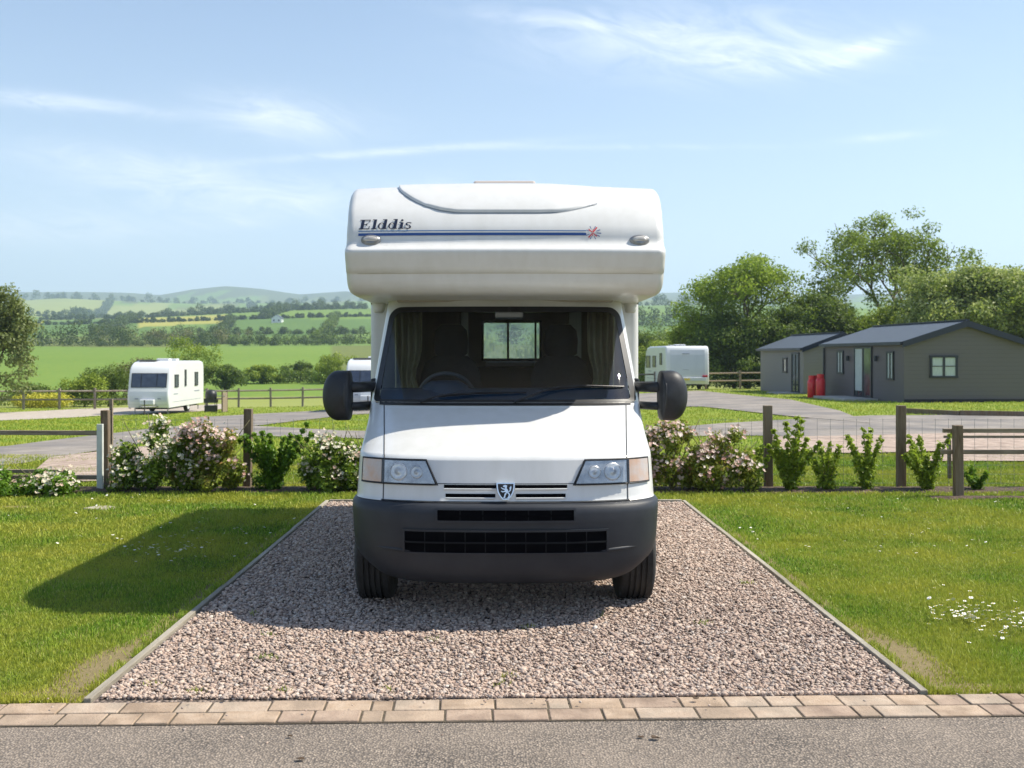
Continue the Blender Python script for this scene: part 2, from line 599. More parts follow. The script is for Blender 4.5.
m, T, out = new_mat('asphalt')
b = T.n('ShaderNodeBsdfPrincipled', Roughness=0.9)
b.inputs['Specular IOR Level'].default_value = 0.25
geo = T.n('ShaderNodeNewGeometry')
vo = T.n('ShaderNodeTexVoronoi', Scale=95.0); vo2 = T.n('ShaderNodeTexNoise', Scale=60.0, Detail=5.0, Roughness=.7); big = T.n('ShaderNodeTexNoise', Scale=1.4, Detail=6.0, Roughness=.65)
for q in (vo, vo2, big): T.l(geo.outputs['Position'], q.inputs['Vector'])
hs = T.n('ShaderNodeSeparateColor'); T.l(vo.outputs['Color'], hs.inputs[0])
c = T.mix(hs.outputs[0], (.16, .13, .105), (.45, .37, .295))
c = T.mix(rng(vo.outputs['Distance'], .35, .62, 0, .9), c, (.06, .055, .05))
c = T.mix(rng(vo2.outputs['Fac'], .45, .7, 0, .6), c, (.10, .09, .085))
c = T.mix(rng(big.outputs['Fac'], .35, .7, 0, .5), c, (.34, .28, .225))
T.l(c, b.inputs['Base Color'])
inv = T.m('SUBTRACT', 1.0, vo.outputs['Distance'])
bp = T.n('ShaderNodeBump', Strength=1.0, Distance=0.006); T.l(inv, bp.inputs['Height']); T.l(bp.outputs[0], b.inputs['Normal'])
T.l(b.outputs[0], out.inputs[0])
M_asph = m
mb = MB()
rows = []
for yy in (-14, -6, 0, 2, 3.5, 4.2, -1):
    pass
mb.grid([[(x, (kerb_y(x) - .29) if k == 1 else -1.2 + TILT * x, .004) for x in np.linspace(-30, 30, 41)] for k in (0, 1)])
tag(mb.build('road', M_asph), 'grey asphalt road across the front of the bay', 'road', kind='structure')

M_block = []
for i, (ca, cb) in enumerate([((.40, .29, .20), (.47, .36, .265)), ((.43, .325, .235), (.36, .265, .19)), ((.34, .245, .18), (.42, .315, .235)), ((.47, .375, .285), (.40, .30, .22))]):
    M_block.append(mat('paving_block_%d' % i, ca, cb, 14, rough=0.9, bump=0.7, bscale=60, c3=tuple(.7 * x for x in ca), scale3=5, coords='World'))
M_joint = mat('edging_joint', (.06, .045, .03), (.11, .09, .06), 40, rough=1)
ek = empty('block_edging', (0, 4.75, 0), 'double course of pinkish tan paving blocks along the road edge', 'kerb')
ek['kind'] = 'structure'
mb = MB((0, 4.75, 0))
mb.grid([[(x, kerb_y(x) - .295 + .297 * k, .008) for x in np.linspace(-30, 30, 41)] for k in (0, 1)])
mb.build('joint_bed', M_joint, ek)
rr = random.Random(3)
bl = [MB((0, 4.75, 0)) for _ in range(4)]
for course in (0, 1):
    x = -13.0 + course * .13
    while x < 13:
        L = rr.choice([.15, .19, .21, .24, .25, .27])
        if rr.random() < .06: L = .10
        cx = x + L / 2
        yc = kerb_y(cx) - .29 + .07 + course * .145
        dz = rr.uniform(-.003, .003)
        k = rr.randrange(4)
        sk = rr.uniform(-.006, .006)
        bl[k].box((cx, yc + sk, -.012 + dz), (L - .009, .136, .05), rz=TILT + rr.uniform(-.012, .012), ry=rr.uniform(-.006, .006), rx=rr.uniform(-.01, .01))
        x += L
for k in range(4):
    o = bl[k].build('blocks', M_block[k], ek, bevel=.005)
    o['kind'] = 'stuff'

# gravel bay
m, T, out = new_mat('gravel_bed')
b = T.n('ShaderNodeBsdfPrincipled', Roughness=0.95)
geo = T.n('ShaderNodeNewGeometry')
vo = T.n('ShaderNodeTexVoronoi', Scale=52.0); T.l(geo.outputs['Position'], vo.inputs['Vector'])
hs = T.n('ShaderNodeSeparateColor'); T.l(vo.outputs['Color'], hs.inputs[0])
c = T.mix(hs.outputs[0], (.17, .13, .11), (.42, .33, .27))
c = T.mix(rng(vo.outputs['Distance'], .3, .65, 0, .95), c, (.05, .038, .03))
T.l(c, b.inputs['Base Color'])
bp = T.n('ShaderNodeBump', Strength=1.0, Distance=0.012); T.l(T.m('SUBTRACT', 1.0, vo.outputs['Distance']), bp.inputs['Height']); T.l(bp.outputs[0], b.inputs['Normal'])
T.l(b.outputs[0], out.inputs[0])
M_gbed = m
XL, XR, YB = -1.88, 1.97, 11.42
mb = MB()
mb.grid([[(x, kerb_y(x) - .02, .009) for x in np.linspace(XL, XR, 9)], [(x, YB, .009) for x in np.linspace(XL, XR, 9)]])
tag(mb.build('gravel_bay', M_gbed), 'rectangular pitch surfaced with gravel under the motorhome', 'pitch', kind='structure')

m = leaf_mat('stone_chips', [(.14, .105, .09), (.26, .19, .155), (.40, .29, .23), (.47, .355, .28), (.55, .445, .365), (.28, .225, .195), (.64, .57, .50)], trans=0, rough=0.85)
phi = (1 + 5 ** .5) / 2
ico = np.array([(-1, phi, 0), (1, phi, 0), (-1, -phi, 0), (1, -phi, 0), (0, -1, phi), (0, 1, phi), (0, -1, -phi), (0, 1, -phi), (phi, 0, -1), (phi, 0, 1), (-phi, 0, -1), (-phi, 0, 1)]) / math.hypot(1, phi)
icof = np.array([(0, 11, 5), (0, 5, 1), (0, 1, 7), (0, 7, 10), (0, 10, 11), (1, 5, 9), (5, 11, 4), (11, 10, 2), (10, 7, 6), (7, 1, 8), (3, 9, 4), (3, 4, 2), (3, 2, 6), (3, 6, 8), (3, 8, 9), (4, 9, 5), (2, 4, 11), (6, 2, 10), (8, 6, 7), (9, 8, 1)])


def stones(name, x, y, z, r, mat_, seed=1):
    g = np.random.default_rng(seed)
    n = len(x)
    P = ico[None] * g.uniform(.72, 1.25, (n, 12, 1))
    sc = r[:, None] * np.stack([g.uniform(.75, 1.35, n), g.uniform(.65, 1.1, n), g.uniform(.4, .8, n)], 1)
    P = P * sc[:, None, :]
    a = g.uniform(0, 2 * PI, n); t = g.normal(0, .35, n)
    ct, st = np.cos(t)[:, None], np.sin(t)[:, None]
    y1 = P[..., 1] * ct - P[..., 2] * st; z1 = P[..., 1] * st + P[..., 2] * ct
    ca, sa = np.cos(a)[:, None], np.sin(a)[:, None]
    X = P[..., 0] * ca - y1 * sa; Y = P[..., 0] * sa + y1 * ca
    V = np.stack([X + x[:, None], Y + y[:, None], z1 + z[:, None]], -1).reshape(-1, 3)
    FF = (icof[None] + (np.arange(n) * 12)[:, None, None]).reshape(-1, 3)
    v = np.repeat(np.clip(g.beta(2.2, 2.0, n), 0, 1), 12)
    return quick_mesh(name, V, FF, mat_, attr={'v': v})

N = 135000
t = RNG.random(N) ** 1.25
gy = 4.86 + t * (YB - 4.9)
gx = RNG.uniform(XL + .02, XR - .02, N)
gy = np.maximum(gy, kerb_y(gx) + .012)
rad = RNG.gamma(6, .0079 / 6, N) * (1 + .25 * t)
rad = np.clip(rad, .0035, .019)
gz = .012 + RNG.random(N) * .012
o = stones('gravel', gx, gy, gz, rad, m)
tag(o, 'pinkish beige loose stone chippings filling the bay', 'gravel', kind='stuff')
M_chip = m
# strays kicked onto blocks and road
n = 60
sx = RNG.uniform(-2.3, 2.4, n); sy = kerb_y(sx) - RNG.random(n) ** 2 * .75
o = stones('stray_chippings', sx, sy, np.full(n, .006) + np.where(sy > kerb_y(sx) - .28, .026, 0), RNG.uniform(.004, .010, n), m, 5)
tag(o, 'few loose stone chips kicked onto the road and blocks', 'gravel', kind='stuff')

# timber edging
for (xx, lab) in ((XL - .022, 'pale timber edging board between the gravel and the shaded lawn'), (XR + .022, 'pale timber edging board between the gravel and the daisy lawn')):
    root = empty('edging_board', (xx, 8, 0), lab, 'edging board', 'timber boards edging the gravel bay')
    y = kerb_y(xx) + .01
    k = 0
    while y < YB + .05:
        L = min(2.4, YB + .05 - y)
        mb = MB((xx, 8, 0))
        w = .036
        mb.box((xx + (.004 if k % 2 else -.002), y + L / 2, -.015), (w, L - .006, .085))
        mb.build('board', M_edge, root, bevel=.004)
        y += L; k += 1
root = empty('edging_board', (0, YB, 0), 'timber board across the far end of the gravel bay behind the motorhome', 'edging board', 'timber boards edging the gravel bay')
mb = MB((0, YB, 0)); mb.box((0.045, YB + .03, .0), (XR - XL - .01, .04, .07)); mb.build('board', M_edge, root, bevel=.004)

# ------------------------------------------------------------------ lanes behind the hedge, draped over the land
def ribbon(name, pts, mat_, lift, label, cat='lane'):
    """pts: (px near edge.. as world X,Y pairs) left and right edge polylines of equal length"""
    L, R = pts
    def dens(P):
        out_ = []
        for i in range(len(P) - 1):
            n = max(2, int(math.dist(P[i], P[i + 1]) / .8))
            for k in range(n): out_.append((P[i][0] + (P[i + 1][0] - P[i][0]) * k / n, P[i][1] + (P[i + 1][1] - P[i][1]) * k / n))
        out_.append(P[-1]); return out_
    def resamp(P, n):
        P = np.array(P); d = np.r_[0, np.cumsum(np.hypot(*np.diff(P, axis=0).T))]
        s = np.linspace(0, d[-1], n)
        return np.stack([np.interp(s, d, P[:, 0]), np.interp(s, d, P[:, 1])], 1)
    n = max(len(dens(L)), len(dens(R)))
    A, B = resamp(L, n), resamp(R, n)
    rows = []
    K = 9
    for k in range(K):
        Q = A + (B - A) * k / (K - 1)
        z = zg(Q[:, 0], Q[:, 1]) + lift
        rows.append([(a, b_, c_) for (a, b_), c_ in zip(Q, z)])
    mb = MB(); mb.grid(rows)
    return tag(mb.build(name, mat_, smooth=True), label, cat, kind='structure')

def gp(px, py, z=None):
    """ground point seen at a pixel of the photograph (used once to survey where each thing stands)"""
    k = (py - 356) / F
    Y = 20.0
    for _ in range(60):
        Y = .5 * Y + .5 * (EYE - zp(PX(px, Y), Y)) / k
    return (PX(px, Y), Y)

M_lane = mat('lane_tarmac', (.20, .175, .15), (.30, .265, .23), 2.0, rough=0.95, bump=.6, bscale=40, coords='World', c3=(.17, .155, .145), scale3=.6)
M_track = mat('stony_track', (.34, .29, .235), (.46, .40, .33), 3.0, rough=0.95, bump=.8, bscale=30, coords='World')
M_pink = mat('pink_gravel_far', (.26, .19, .15), (.46, .36, .29), 5.0, rough=0.95, bump=.8, bscale=40, coords='World', detail=8)
ribbon('lane', ([gp(-160, 474), gp(0, 468), (gp(60, 458)), gp(118, 448), gp(170, 440), gp(230, 436), gp(345, 439), gp(500, 442), gp(640, 440), gp(720, 436), gp(790, 437), gp(870, 441), gp(1180, 434)],
                [gp(-160, 452), gp(0, 448), gp(60, 440), gp(118, 433.5), gp(170, 427), gp(230, 425.5), gp(345, 431.5), gp(500, 433), gp(640, 431), gp(720, 424), gp(790, 420), gp(870, 416), gp(1180, 415)]),
       M_lane, .02, 'grey tarmac lane winding behind the hedge', 'lane')
ribbon('lane', ([gp(200, 430), gp(262, 426), gp(320, 419), gp(350, 415), gp(500, 412), gp(640, 408), gp(700, 407), gp(790, 417), gp(870, 424)],
                [gp(190, 418), gp(262, 414), gp(320, 411), gp(350, 408), gp(500, 401), gp(640, 394), gp(700, 391), gp(790, 400), gp(840, 411.5)]),
       M_lane, .028, 'upper grey lane that leads past the caravans to the chalets', 'lane')
ribbon('track', ([gp(-160, 427), gp(0, 421), gp(100, 416), gp(165, 414), gp(225, 409)], [gp(-160, 418), gp(0, 413), gp(100, 408.5), gp(165, 407), gp(225, 404)]),
       M_track, .02, 'pale stony track in front of the white touring caravan', 'track')
ribbon('gravel_area', ([gp(20, 486), gp(80, 484), gp(140, 480), gp(200, 470)], [gp(50, 459), gp(100, 453), gp(150, 447), gp(200, 441)]),
       M_pink, .03, 'pink gravel pitch behind the pale gate post', 'pitch')
ribbon('gravel_area', ([gp(770, 452), gp(850, 455), (gp(960, 452)), gp(1160, 446)], [gp(770, 438), gp(850, 437), gp(960, 434), gp(1160, 431)]),
       M_pink, .03, 'pink gravel pitch behind the wire fence', 'pitch')
ribbon('gravel_area', ([gp(925, 463), gp(1030, 463), gp(1160, 463)], [gp(945, 446), gp(1030, 447), gp(1160, 449)]),
       M_pink, .034, 'pink gravel strip behind the low timber rail', 'pitch')

# ------------------------------------------------------------------ haze
def build_haze():
    mb = MB(); mb.box((0, 3300, 230), (12000, 7200, 560))
    m, T, out = new_mat('haze_air')
    pv = T.n('ShaderNodeVolumePrincipled')
    pv.inputs['Color'].default_value = (.62, .78, 1.0, 1)
    pv.inputs['Density'].default_value = HAZE
    pv.inputs['Anisotropy'].default_value = 0.2
    T.l(pv.outputs[0], out.inputs['Volume'])
    tag(mb.build('haze', m), 'thin blue summer haze over the countryside', 'haze', kind='stuff')
HAZE = .00024
build_haze()

# ------------------------------------------------------------------ the motorhome
VX, VY = 0.024, 8.5
mh = empty('motorhome', (VX, VY, 0), 'white coachbuilt motorhome with overcab bed and dark grey bumper parked on the gravel bay', 'motorhome')
ORG = (0, VY, 0)      # parts are modelled in x about the vehicle's centreline and y in world metres
def B(): return MB(ORG)

# -- cab: stacked plan sections  (z, y at centre, half width, corner depth, exponent)
CAB = [(.26, 6.20, .85, .50, 2.6), (.30, 6.155, .885, .48, 2.7), (.36, 6.125, .905, .47, 2.7), (.50, 6.105, .922, .46, 2.7), (.68, 6.10, .932, .46, 2.7), (.72, 6.11, .932, .46, 2.7),
       (.75, 6.145, .922, .45, 2.7), (.86, 6.165, .917, .45, 2.7), (.985, 6.19, .912, .45, 2.7), (1.01, 6.215, .911, .45, 2.7), (1.035, 6.275, .91, .45, 2.7),
       (1.10, 6.44, .91, .44, 2.7), (1.18, 6.64, .912, .42, 2.8), (1.25, 6.82, .918, .38, 2.8), (1.28, 6.90, .92, .35, 2.8),
       (1.50, 7.09, .905, .33, 2.8), (1.75, 7.315, .885, .32, 2.8), (1.96, 7.50, .868, .30, 2.8), (2.06, 7.59, .86, .30, 2.8)]
CAB = np.array(CAB)
def cabv(z, k): return float(np.interp(z, CAB[:, 0], CAB[:, k]))
def cab_y(x, z):
    W_, D, n = cabv(z, 2), cabv(z, 3), cabv(z, 4)
    q = min(.9999, abs(x) / W_)
    return cabv(z, 1) + D * (1 - (1 - q ** n) ** (1 / n))
def cab_p(x, z, eps=0.0):
    """point on the cab skin pushed out by eps along the (approximate) normal"""
    h = .004
    y = cab_y(x, z)
    W_ = cabv(z, 2)
    xx = max(-W_ * .985, min(W_ * .985, x))
    dydx = (cab_y(xx + h, z) - cab_y(xx - h, z)) / (2 * h)
    dydz = (cab_y(xx, z + h) - cab_y(xx, z - h)) / (2 * h)
    n = Vector((dydx, -1, dydz)); n.normalize()
    return Vector((x, y, z)) + n * eps
def th_row(z, th0, th1, n_, side=None):
    W_, D, n = cabv(z, 2), cabv(z, 3), cabv(z, 4)
    r = []
    for t in np.linspace(th0, th1, n_):
        s = math.sin(abs(t)); c_ = math.cos(t)
        x = W_ * s ** (2 / n) * (1 if t >= 0 else -1)
        y = cabv(z, 1) + D * (1 - max(c_, 0) ** (2 / n))
        r.append(Vector((x, y, z)))
    return r
def zrange(a, b_, dz=.03):
    s = sorted(set([a, b_] + [z for z in CAB[:, 0] if a < z < b_] + list(np.arange(a + dz, b_ - dz / 2, dz))))
    return s
YS = 8.12     # where the cab meets the living box
# nose, bonnet and wings
c_ = B()
c_.grid([th_row(z, -PI / 2, PI / 2, 61) for z in zrange(.742, 1.285)])
for s in (-1, 1):   # sides of the cab behind the corner
    def side_row(z):
        W_, y0 = cabv(z, 2), cabv(z, 1) + cabv(z, 3)
        return [Vector((s * (W_ + .02 * k), y0 + (YS - y0) * k, z)) for k in np.linspace(0, 1, 9)]
    c_.grid([side_row(z) for z in zrange(.742, 1.30)])
    c_.grid([side_row(z) for z in zrange(1.92, 2.06)])
    c_.grid([[side_row(z)[k] for k in (6, 7, 8)] for z in zrange(1.30, 1.92)])
    c_.grid([[side_row(z)[k] for k in (0,)] + [side_row(z)[0].lerp(side_row(z)[8], .07)] for z in zrange(1.30, 1.92)])
    # sill and panel behind the front wheel
    c_.box((s * .90, 7.80, .53), (.05, .62, .42))
# windscreen outline
WZ0, WZ1 = 1.292, 1.945
def hw(z): return .884 + (.822 - .884) * (z - WZ0) / (WZ1 - WZ0)
def thx(x, z):
    return math.asin(min(1, (x / cabv(z, 2)) ** (cabv(z, 4) / 2)))
for s in (-1, 1):   # windscreen pillars
    rows = []
    for z in zrange(1.285, 2.06):
        t = thx(hw(min(max(z, WZ0), WZ1)) - .012, z)
        rows.append(th_row(z, s * t, s * PI / 2, 9))
    c_.grid(rows)
c_.grid([th_row(z, -1.35, 1.35, 41) for z in zrange(1.94, 2.06)])
c_.build('cab', M_white, mh, smooth=True)
# panel gaps round the bonnet
g_ = B()
def strip(path, w, eps, mb_, fn=cab_p):
    """path: (x,z) list; thin ribbon of width w on the skin"""
    P = [Vector((a, b)) for a, b in path]
    L, R = [], []
    for i, p in enumerate(P):
        d = (P[min(i + 1, len(P) - 1)] - P[max(i - 1, 0)]).normalized()
        n = Vector((-d.y, d.x)) * w / 2
        L.append(fn(p.x + n.x, p.y + n.y, eps)); R.append(fn(p.x - n.x, p.y - n.y, eps))
    mb_.grid([L, R])
def dens(P, d=.03):
    out_ = []
    for i in range(len(P) - 1):
        n = max(1, int(math.dist(P[i], P[i + 1]) / d))
        out_ += [(P[i][0] + (P[i + 1][0] - P[i][0]) * k / n, P[i][1] + (P[i + 1][1] - P[i][1]) * k / n) for k in range(n)]
    return out_ + [P[-1]]
for s in (-1, 1):
    strip([(s * (.728 + .082 * max(0, (z - 1.0)) / .285), z) for z in np.arange(.745, 1.289, .012)], .0055, .0025, g_)
strip(dens([(-.74, .744), (.74, .744)]), .007, .003, g_)
strip(dens([(-.40, .849), (.40, .849)]), .004, .0024, g_)
g_.build('panel_gap', M_gap, mh)
# scuttle between bonnet and glass
k_ = B(); k_.grid([[cab_p(x, z, .004 + .0) for x in np.linspace(-.84, .84, 41)] for z in (1.272, 1.285, 1.293)])
k_.build('scuttle', M_black, mh)

# glass, rubber seal, white corner fillets
def ws_loop(inset_s, inset_t, inset_b, r, n=14):
    z0, z1 = WZ0 + inset_b, WZ1 - inset_t
    pts = []
    a0, a1 = -(1 - inset_s), (1 - inset_s)
    H, Wd = (z1 - z0), .85
    rx = r / Wd
    def arc(cx, cz, t0, t1, rr_, rxx):
        return [(cx + rxx * math.cos(t), cz + rr_ * math.sin(t)) for t in np.linspace(t0, t1, n)]
    rb = min(r * .35, .03); rbx = rb / Wd
    pts += [(a, z0) for a in np.linspace(a0 + rbx, a1 - rbx, 40)]
    pts += arc(a1 - rbx, z0 + rb, -PI / 2, 0, rb, rbx)[1:]
    pts += [(a1, z) for z in np.linspace(z0 + rb, z1 - r, 16)][1:]
    pts += arc(a1 - rx, z1 - r, 0, PI / 2, r, rx)[1:]
    pts += [(a, z1) for a in np.linspace(a1 - rx, a0 + rx, 40)][1:]
    pts += arc(a0 + rx, z1 - r, PI / 2, PI, r, rx)[1:]
    pts += [(a0, z) for z in np.linspace(z1 - r, z0 + rb, 16)][1:]
    pts += arc(a0 + rbx, z0 + rb, PI, 1.5 * PI, rb, rbx)[1:-1]
    return [(a * hw(z), z) for a, z in pts]
def ring(name, la, lb, e1, e2, mat_, parent, fn=cab_p):
    q = B()
    q.grid([[fn(x, z, e1) for x, z in la], [fn(x, z, e2) for x, z in lb]], closed=True)
    return q.build(name, mat_, parent, smooth=True)
w_ = B()
w_.grid([[cab_p(a * hw(z), z, 0.0) for a in np.linspace(-1, 1, 61)] for z in np.linspace(WZ0, WZ1, 16)])
ws = w_.build('windscreen', M_glass, mh, smooth=True)
ring('seal', ws_loop(-.004, -.004, 0, .085), ws_loop(.040, .034, .018, .07), .006, .003, M_black, ws)
q = B()
la, lb = ws_loop(-.004, -.004, 0, .085), ws_loop(-.02, -.02, -.004, .012)
q.grid([[cab_p(x, z, .0045) for x, z in la], [cab_p(x, z, .001) for x, z in lb]], closed=True)
q.build('pillar_trim', M_white, mh, smooth=True)
for s in (-1, 1):     # door glass
    q = B()
    q.grid([[Vector((s * (cabv(z, 2) + .006 + .02 * k), cabv(z, 1) + cabv(z, 3) + (YS - cabv(z, 1) - cabv(z, 3)) * k, z)) for k in np.linspace(.07, .76, 6)] for z in np.linspace(1.30, 1.92, 6)])
    q.build('door_glass', M_glass2, mh)
# wipers
def wiper(path, blade):
    q = B()
    q.tube([cab_p(x, z, .018 + .01 * math.sin(PI * i / (len(path) - 1))) for i, (x, z) in enumerate(path)], [.009, .007, .006, .005][:len(path)] if len(path) <= 4 else .006, 6)
    w = q.build('wiper', M_black, mh)
    q = B()
    pts = dens(blade, .03)
    L = len(pts)
    q.tube([cab_p(x, z, .010) for x, z in pts], .0055, 5)
    q.tube([cab_p(x, z, .022 - .012 * abs(2 * i / (L - 1) - 1)) for i, (x, z) in enumerate(pts)], .0045, 5)
    q.build('wiper_blade', M_black, w)
wiper([(.06, 1.287), (.20, 1.335), (.33, 1.375), (.50, 1.392)], [(.24, 1.362), (.50, 1.39), (.80, 1.388)])
wiper([(-.56, 1.287), (-.46, 1.315), (-.36, 1.332), (-.20, 1.342)], [(-.44, 1.325), (-.20, 1.345), (.14, 1.352)])
q = B()
for xx in (.06, -.56):
    q = B(); q.lathe([(.0, .03), (.016, .03), (.02, .0)], cab_p(xx, 1.29, .0), 'Y', 12)
    q.build('wiper_spindle', M_black, mh)

# bumper (proud of the body, own lower edge that rises at the corners)
b_ = B()
def brow(z, push=.012, n=61):
    r = th_row(z, -PI / 2, PI / 2, n)
    return [Vector((p.x * (1 + push), p.y - push, p.z)) for p in r]
def lift(r):
    return [Vector((p.x, p.y, p.z + .085 * min(1, (abs(p.x) / .86)) ** 8 * max(0, (.5 - p.z) / .24))) for p in r]
rowz = [.26, .275, .30, .33, .37, .42, .50, .56, .62, .68, .72]
rows = [lift([Vector((p.x, p.y + .05, p.z)) for p in brow(.262)])] + [lift(brow(z)) for z in rowz]
rows += [[Vector((p.x * .995, p.y + .004, p.z)) for p in brow(.735)], [Vector((p.x * .985, p.y + .02, .741)) for p in brow(.742)]]
# the corners wrap back to the wheel arches
def wrap(r):
    a = r[0]; b2 = r[-1]
    return [Vector((a.x * .995, a.y + .14, a.z)), Vector((a.x, a.y + .06, a.z))] + r + [Vector((b2.x, b2.y + .06, b2.z)), Vector((b2.x * .995, b2.y + .14, b2.z))]
b_.grid([wrap(r) for r in rows])
# moulded crease low on each corner
bumper = b_.build('bumper', M_bump, mh, smooth=True)
def bum_p(x, z, eps=0.0):
    p = cab_p(x, z, .014 + eps); return p
for s in (-1, 1):
    q = B()
    pts = dens([(s * .48, .445), (s * .56, .462), (s * .70, .470), (s * .80, .475)], .02)
    q.tube([bum_p(x, z, -.006) for x, z in pts], [.011 * math.sin(PI * (i + .4) / (len(pts) + .2)) + .002 for i in range(len(pts))], 8)
    q.build('moulding', M_bump, bumper, smooth=True)
# air intakes
def patch(mb_, c, nu, nv, eps, fn=cab_p, dent=None):
    """c: bottom-left, bottom-right, top-right, top-left in (x,z)"""
    rows = []
    for j in range(nv + 1):
        r = []
        for i in range(nu + 1):
            u, v = i / nu, j / nv
            x = (c[0][0] * (1 - u) + c[1][0] * u) * (1 - v) + (c[3][0] * (1 - u) + c[2][0] * u) * v
            z = (c[0][1] * (1 - u) + c[1][1] * u) * (1 - v) + (c[3][1] * (1 - u) + c[2][1] * u) * v
            e = eps + (dent(u, v) if dent else 0)
            r.append(fn(x, z, e))
        rows.append(r)
    mb_.grid(rows)
    return rows
def rectp(mb_, x0, x1, z0, z1, eps, fn=cab_p, nu=24, nv=2): patch(mb_, [(x0, z0), (x1, z0), (x1, z1), (x0, z1)], nu, nv, eps, fn)
M_bars = mat('intake_bar_plastic', (.010, .011, .013), rough=.7, spec=.2)
M_void = mat('intake_void', (.004, .004, .005), rough=1.0, spec=0.0)
for (x0, x1, z0, z1, bars) in ((-.395, .395, .645, .700, 0), (-.585, .585, .4585, .579, 1)):
    q = B(); rectp(q, x0, x1, z0, z1, .0035, bum_p)
    ai = q.build('air_intake', M_void, bumper)
    q = B()   # lip
    for (a, b2, c3, d) in ((x0 - .012, x1 + .012, z1, z1 + .012), (x0 - .012, x1 + .012, z0 - .012, z0)):
        q.grid([[bum_p(x, a2, e) for x in np.linspace(a, b2, 25)] for a2, e in ((c3, .002), (c3, .010), (d, .010), (d, .0))])
    for xx in (x0 - .012, x1):
        q.grid([[bum_p(xx + k * .012, z, e) for z in np.linspace(z0, z1, 3)] for k, e in ((0, 0), (0, .010), (1, .010), (1, .002))])
    q.build('intake_lip', M_bump, ai, smooth=False)
    q = B()
    if bars:
        zz = (z0 + z1) / 2 - .003
        q.grid([[bum_p(x, zz + d, e) for x in np.linspace(x0, x1, 25)] for d, e in ((-.005, .004), (-.004, .011), (.004, .011), (.005, .004))])
    for k in range(1, 10 if bars else 6):
        xx = x0 + (x1 - x0) * k / (10 if bars else 6)
        q.grid([[bum_p(xx + d, z, e) for z in (z0, z1)] for d, e in ((-.003, .004), (-.002, .006), (.002, .006), (.003, .004))])
    q.build('intake_grid', M_bars, ai)['kind'] = 'stuff'
# slim grille openings in the nose
for (z0, z1, xa, xb) in ((.822, .843, .055, .362), (.770, .792, .06, .352)):
    for s in (-1, 1):
        q = B(); rectp(q, min(s * xa, s * xb), max(s * xa, s * xb), z0, z1, .003, nu=10)
        gs = q.build('grille_slot', M_void, mh)
        q = B()
        for zz in (z0 - .004,):
            q.grid([[cab_p(x, zz + d, e) for x in np.linspace(min(s * xa, s * xb), max(s * xa, s * xb), 10)] for d, e in ((-.006, .001), (-.003, .008), (.004, .008), (.005, .002))])
        q.build('grille_lip', M_white, gs, smooth=True)
# shield badge with a rearing lion
def polyfan(mb_, pts, eps, fn=cab_p):
    vs = [fn(x, z, eps) for x, z in pts]
    mb_.add(vs, [tuple(range(len(vs)))])
def shield(w, h, n=10):
    top = [(-w, h), (w, h)]
    right = [(w * (1 - .08 * t - .62 * t ** 3), h - (2 * h) * t * .93) for t in np.linspace(0, 1, n)][1:]
    left = [(-x, z) for x, z in reversed(right)]
    return top + right + left
ZB = .803
q = B(); s1 = [(x, z + ZB) for x, z in shield(.054, .052)]; s0 = [(x * 1.04, (z - ZB) * 1.04 + ZB) for x, z in s1]
polyfan(q, s1, .022); q.grid([[cab_p(x, z, .0) for x, z in s0], [cab_p(x, z, .022) for x, z in s1]], closed=True)
badge = q.build('badge', M_chrome, mh)
q = B(); polyfan(q, [(x, z + ZB) for x, z in shield(.046, .045)], .0235); q.build('badge_field', M_gap, badge)
q = B()
lion = [[(-.005, -.002), (.012, -.012), (.016, .006), (.004, .022), (-.006, .016)],            # body
        [(-.002, .018), (.006, .020), (.010, .034), (-.002, .040), (-.016, .034), (-.014, .026), (-.006, .026)],   # head and mane
        [(-.006, .016), (-.004, .008), (-.022, .014), (-.030, .024), (-.024, .024), (-.020, .020)],  # raised paw
        [(-.005, .004), (-.001, -.003), (-.020, -.006), (-.030, .002), (-.024, .004), (-.018, .0)],
        [(.004, -.006), (-.006, -.014), (-.010, -.034), (-.020, -.036), (-.004, -.040), (.0, -.022), (.006, -.014)],
        [(.012, -.010), (.020, -.020), (.014, -.036), (.004, -.040), (.020, -.041), (.028, -.020), (.018, -.004)],
        [(.016, .0), (.026, .006), (.024, .022), (.034, .034), (.036, .022), (.031, .004), (.018, -.006)]]
for k, pl in enumerate(lion): polyfan(q, [(x * .95, z * .95 + ZB + .002) for x, z in pl], .0255 + .0004 * k)
q.build('badge_lion', M_chrome, badge)

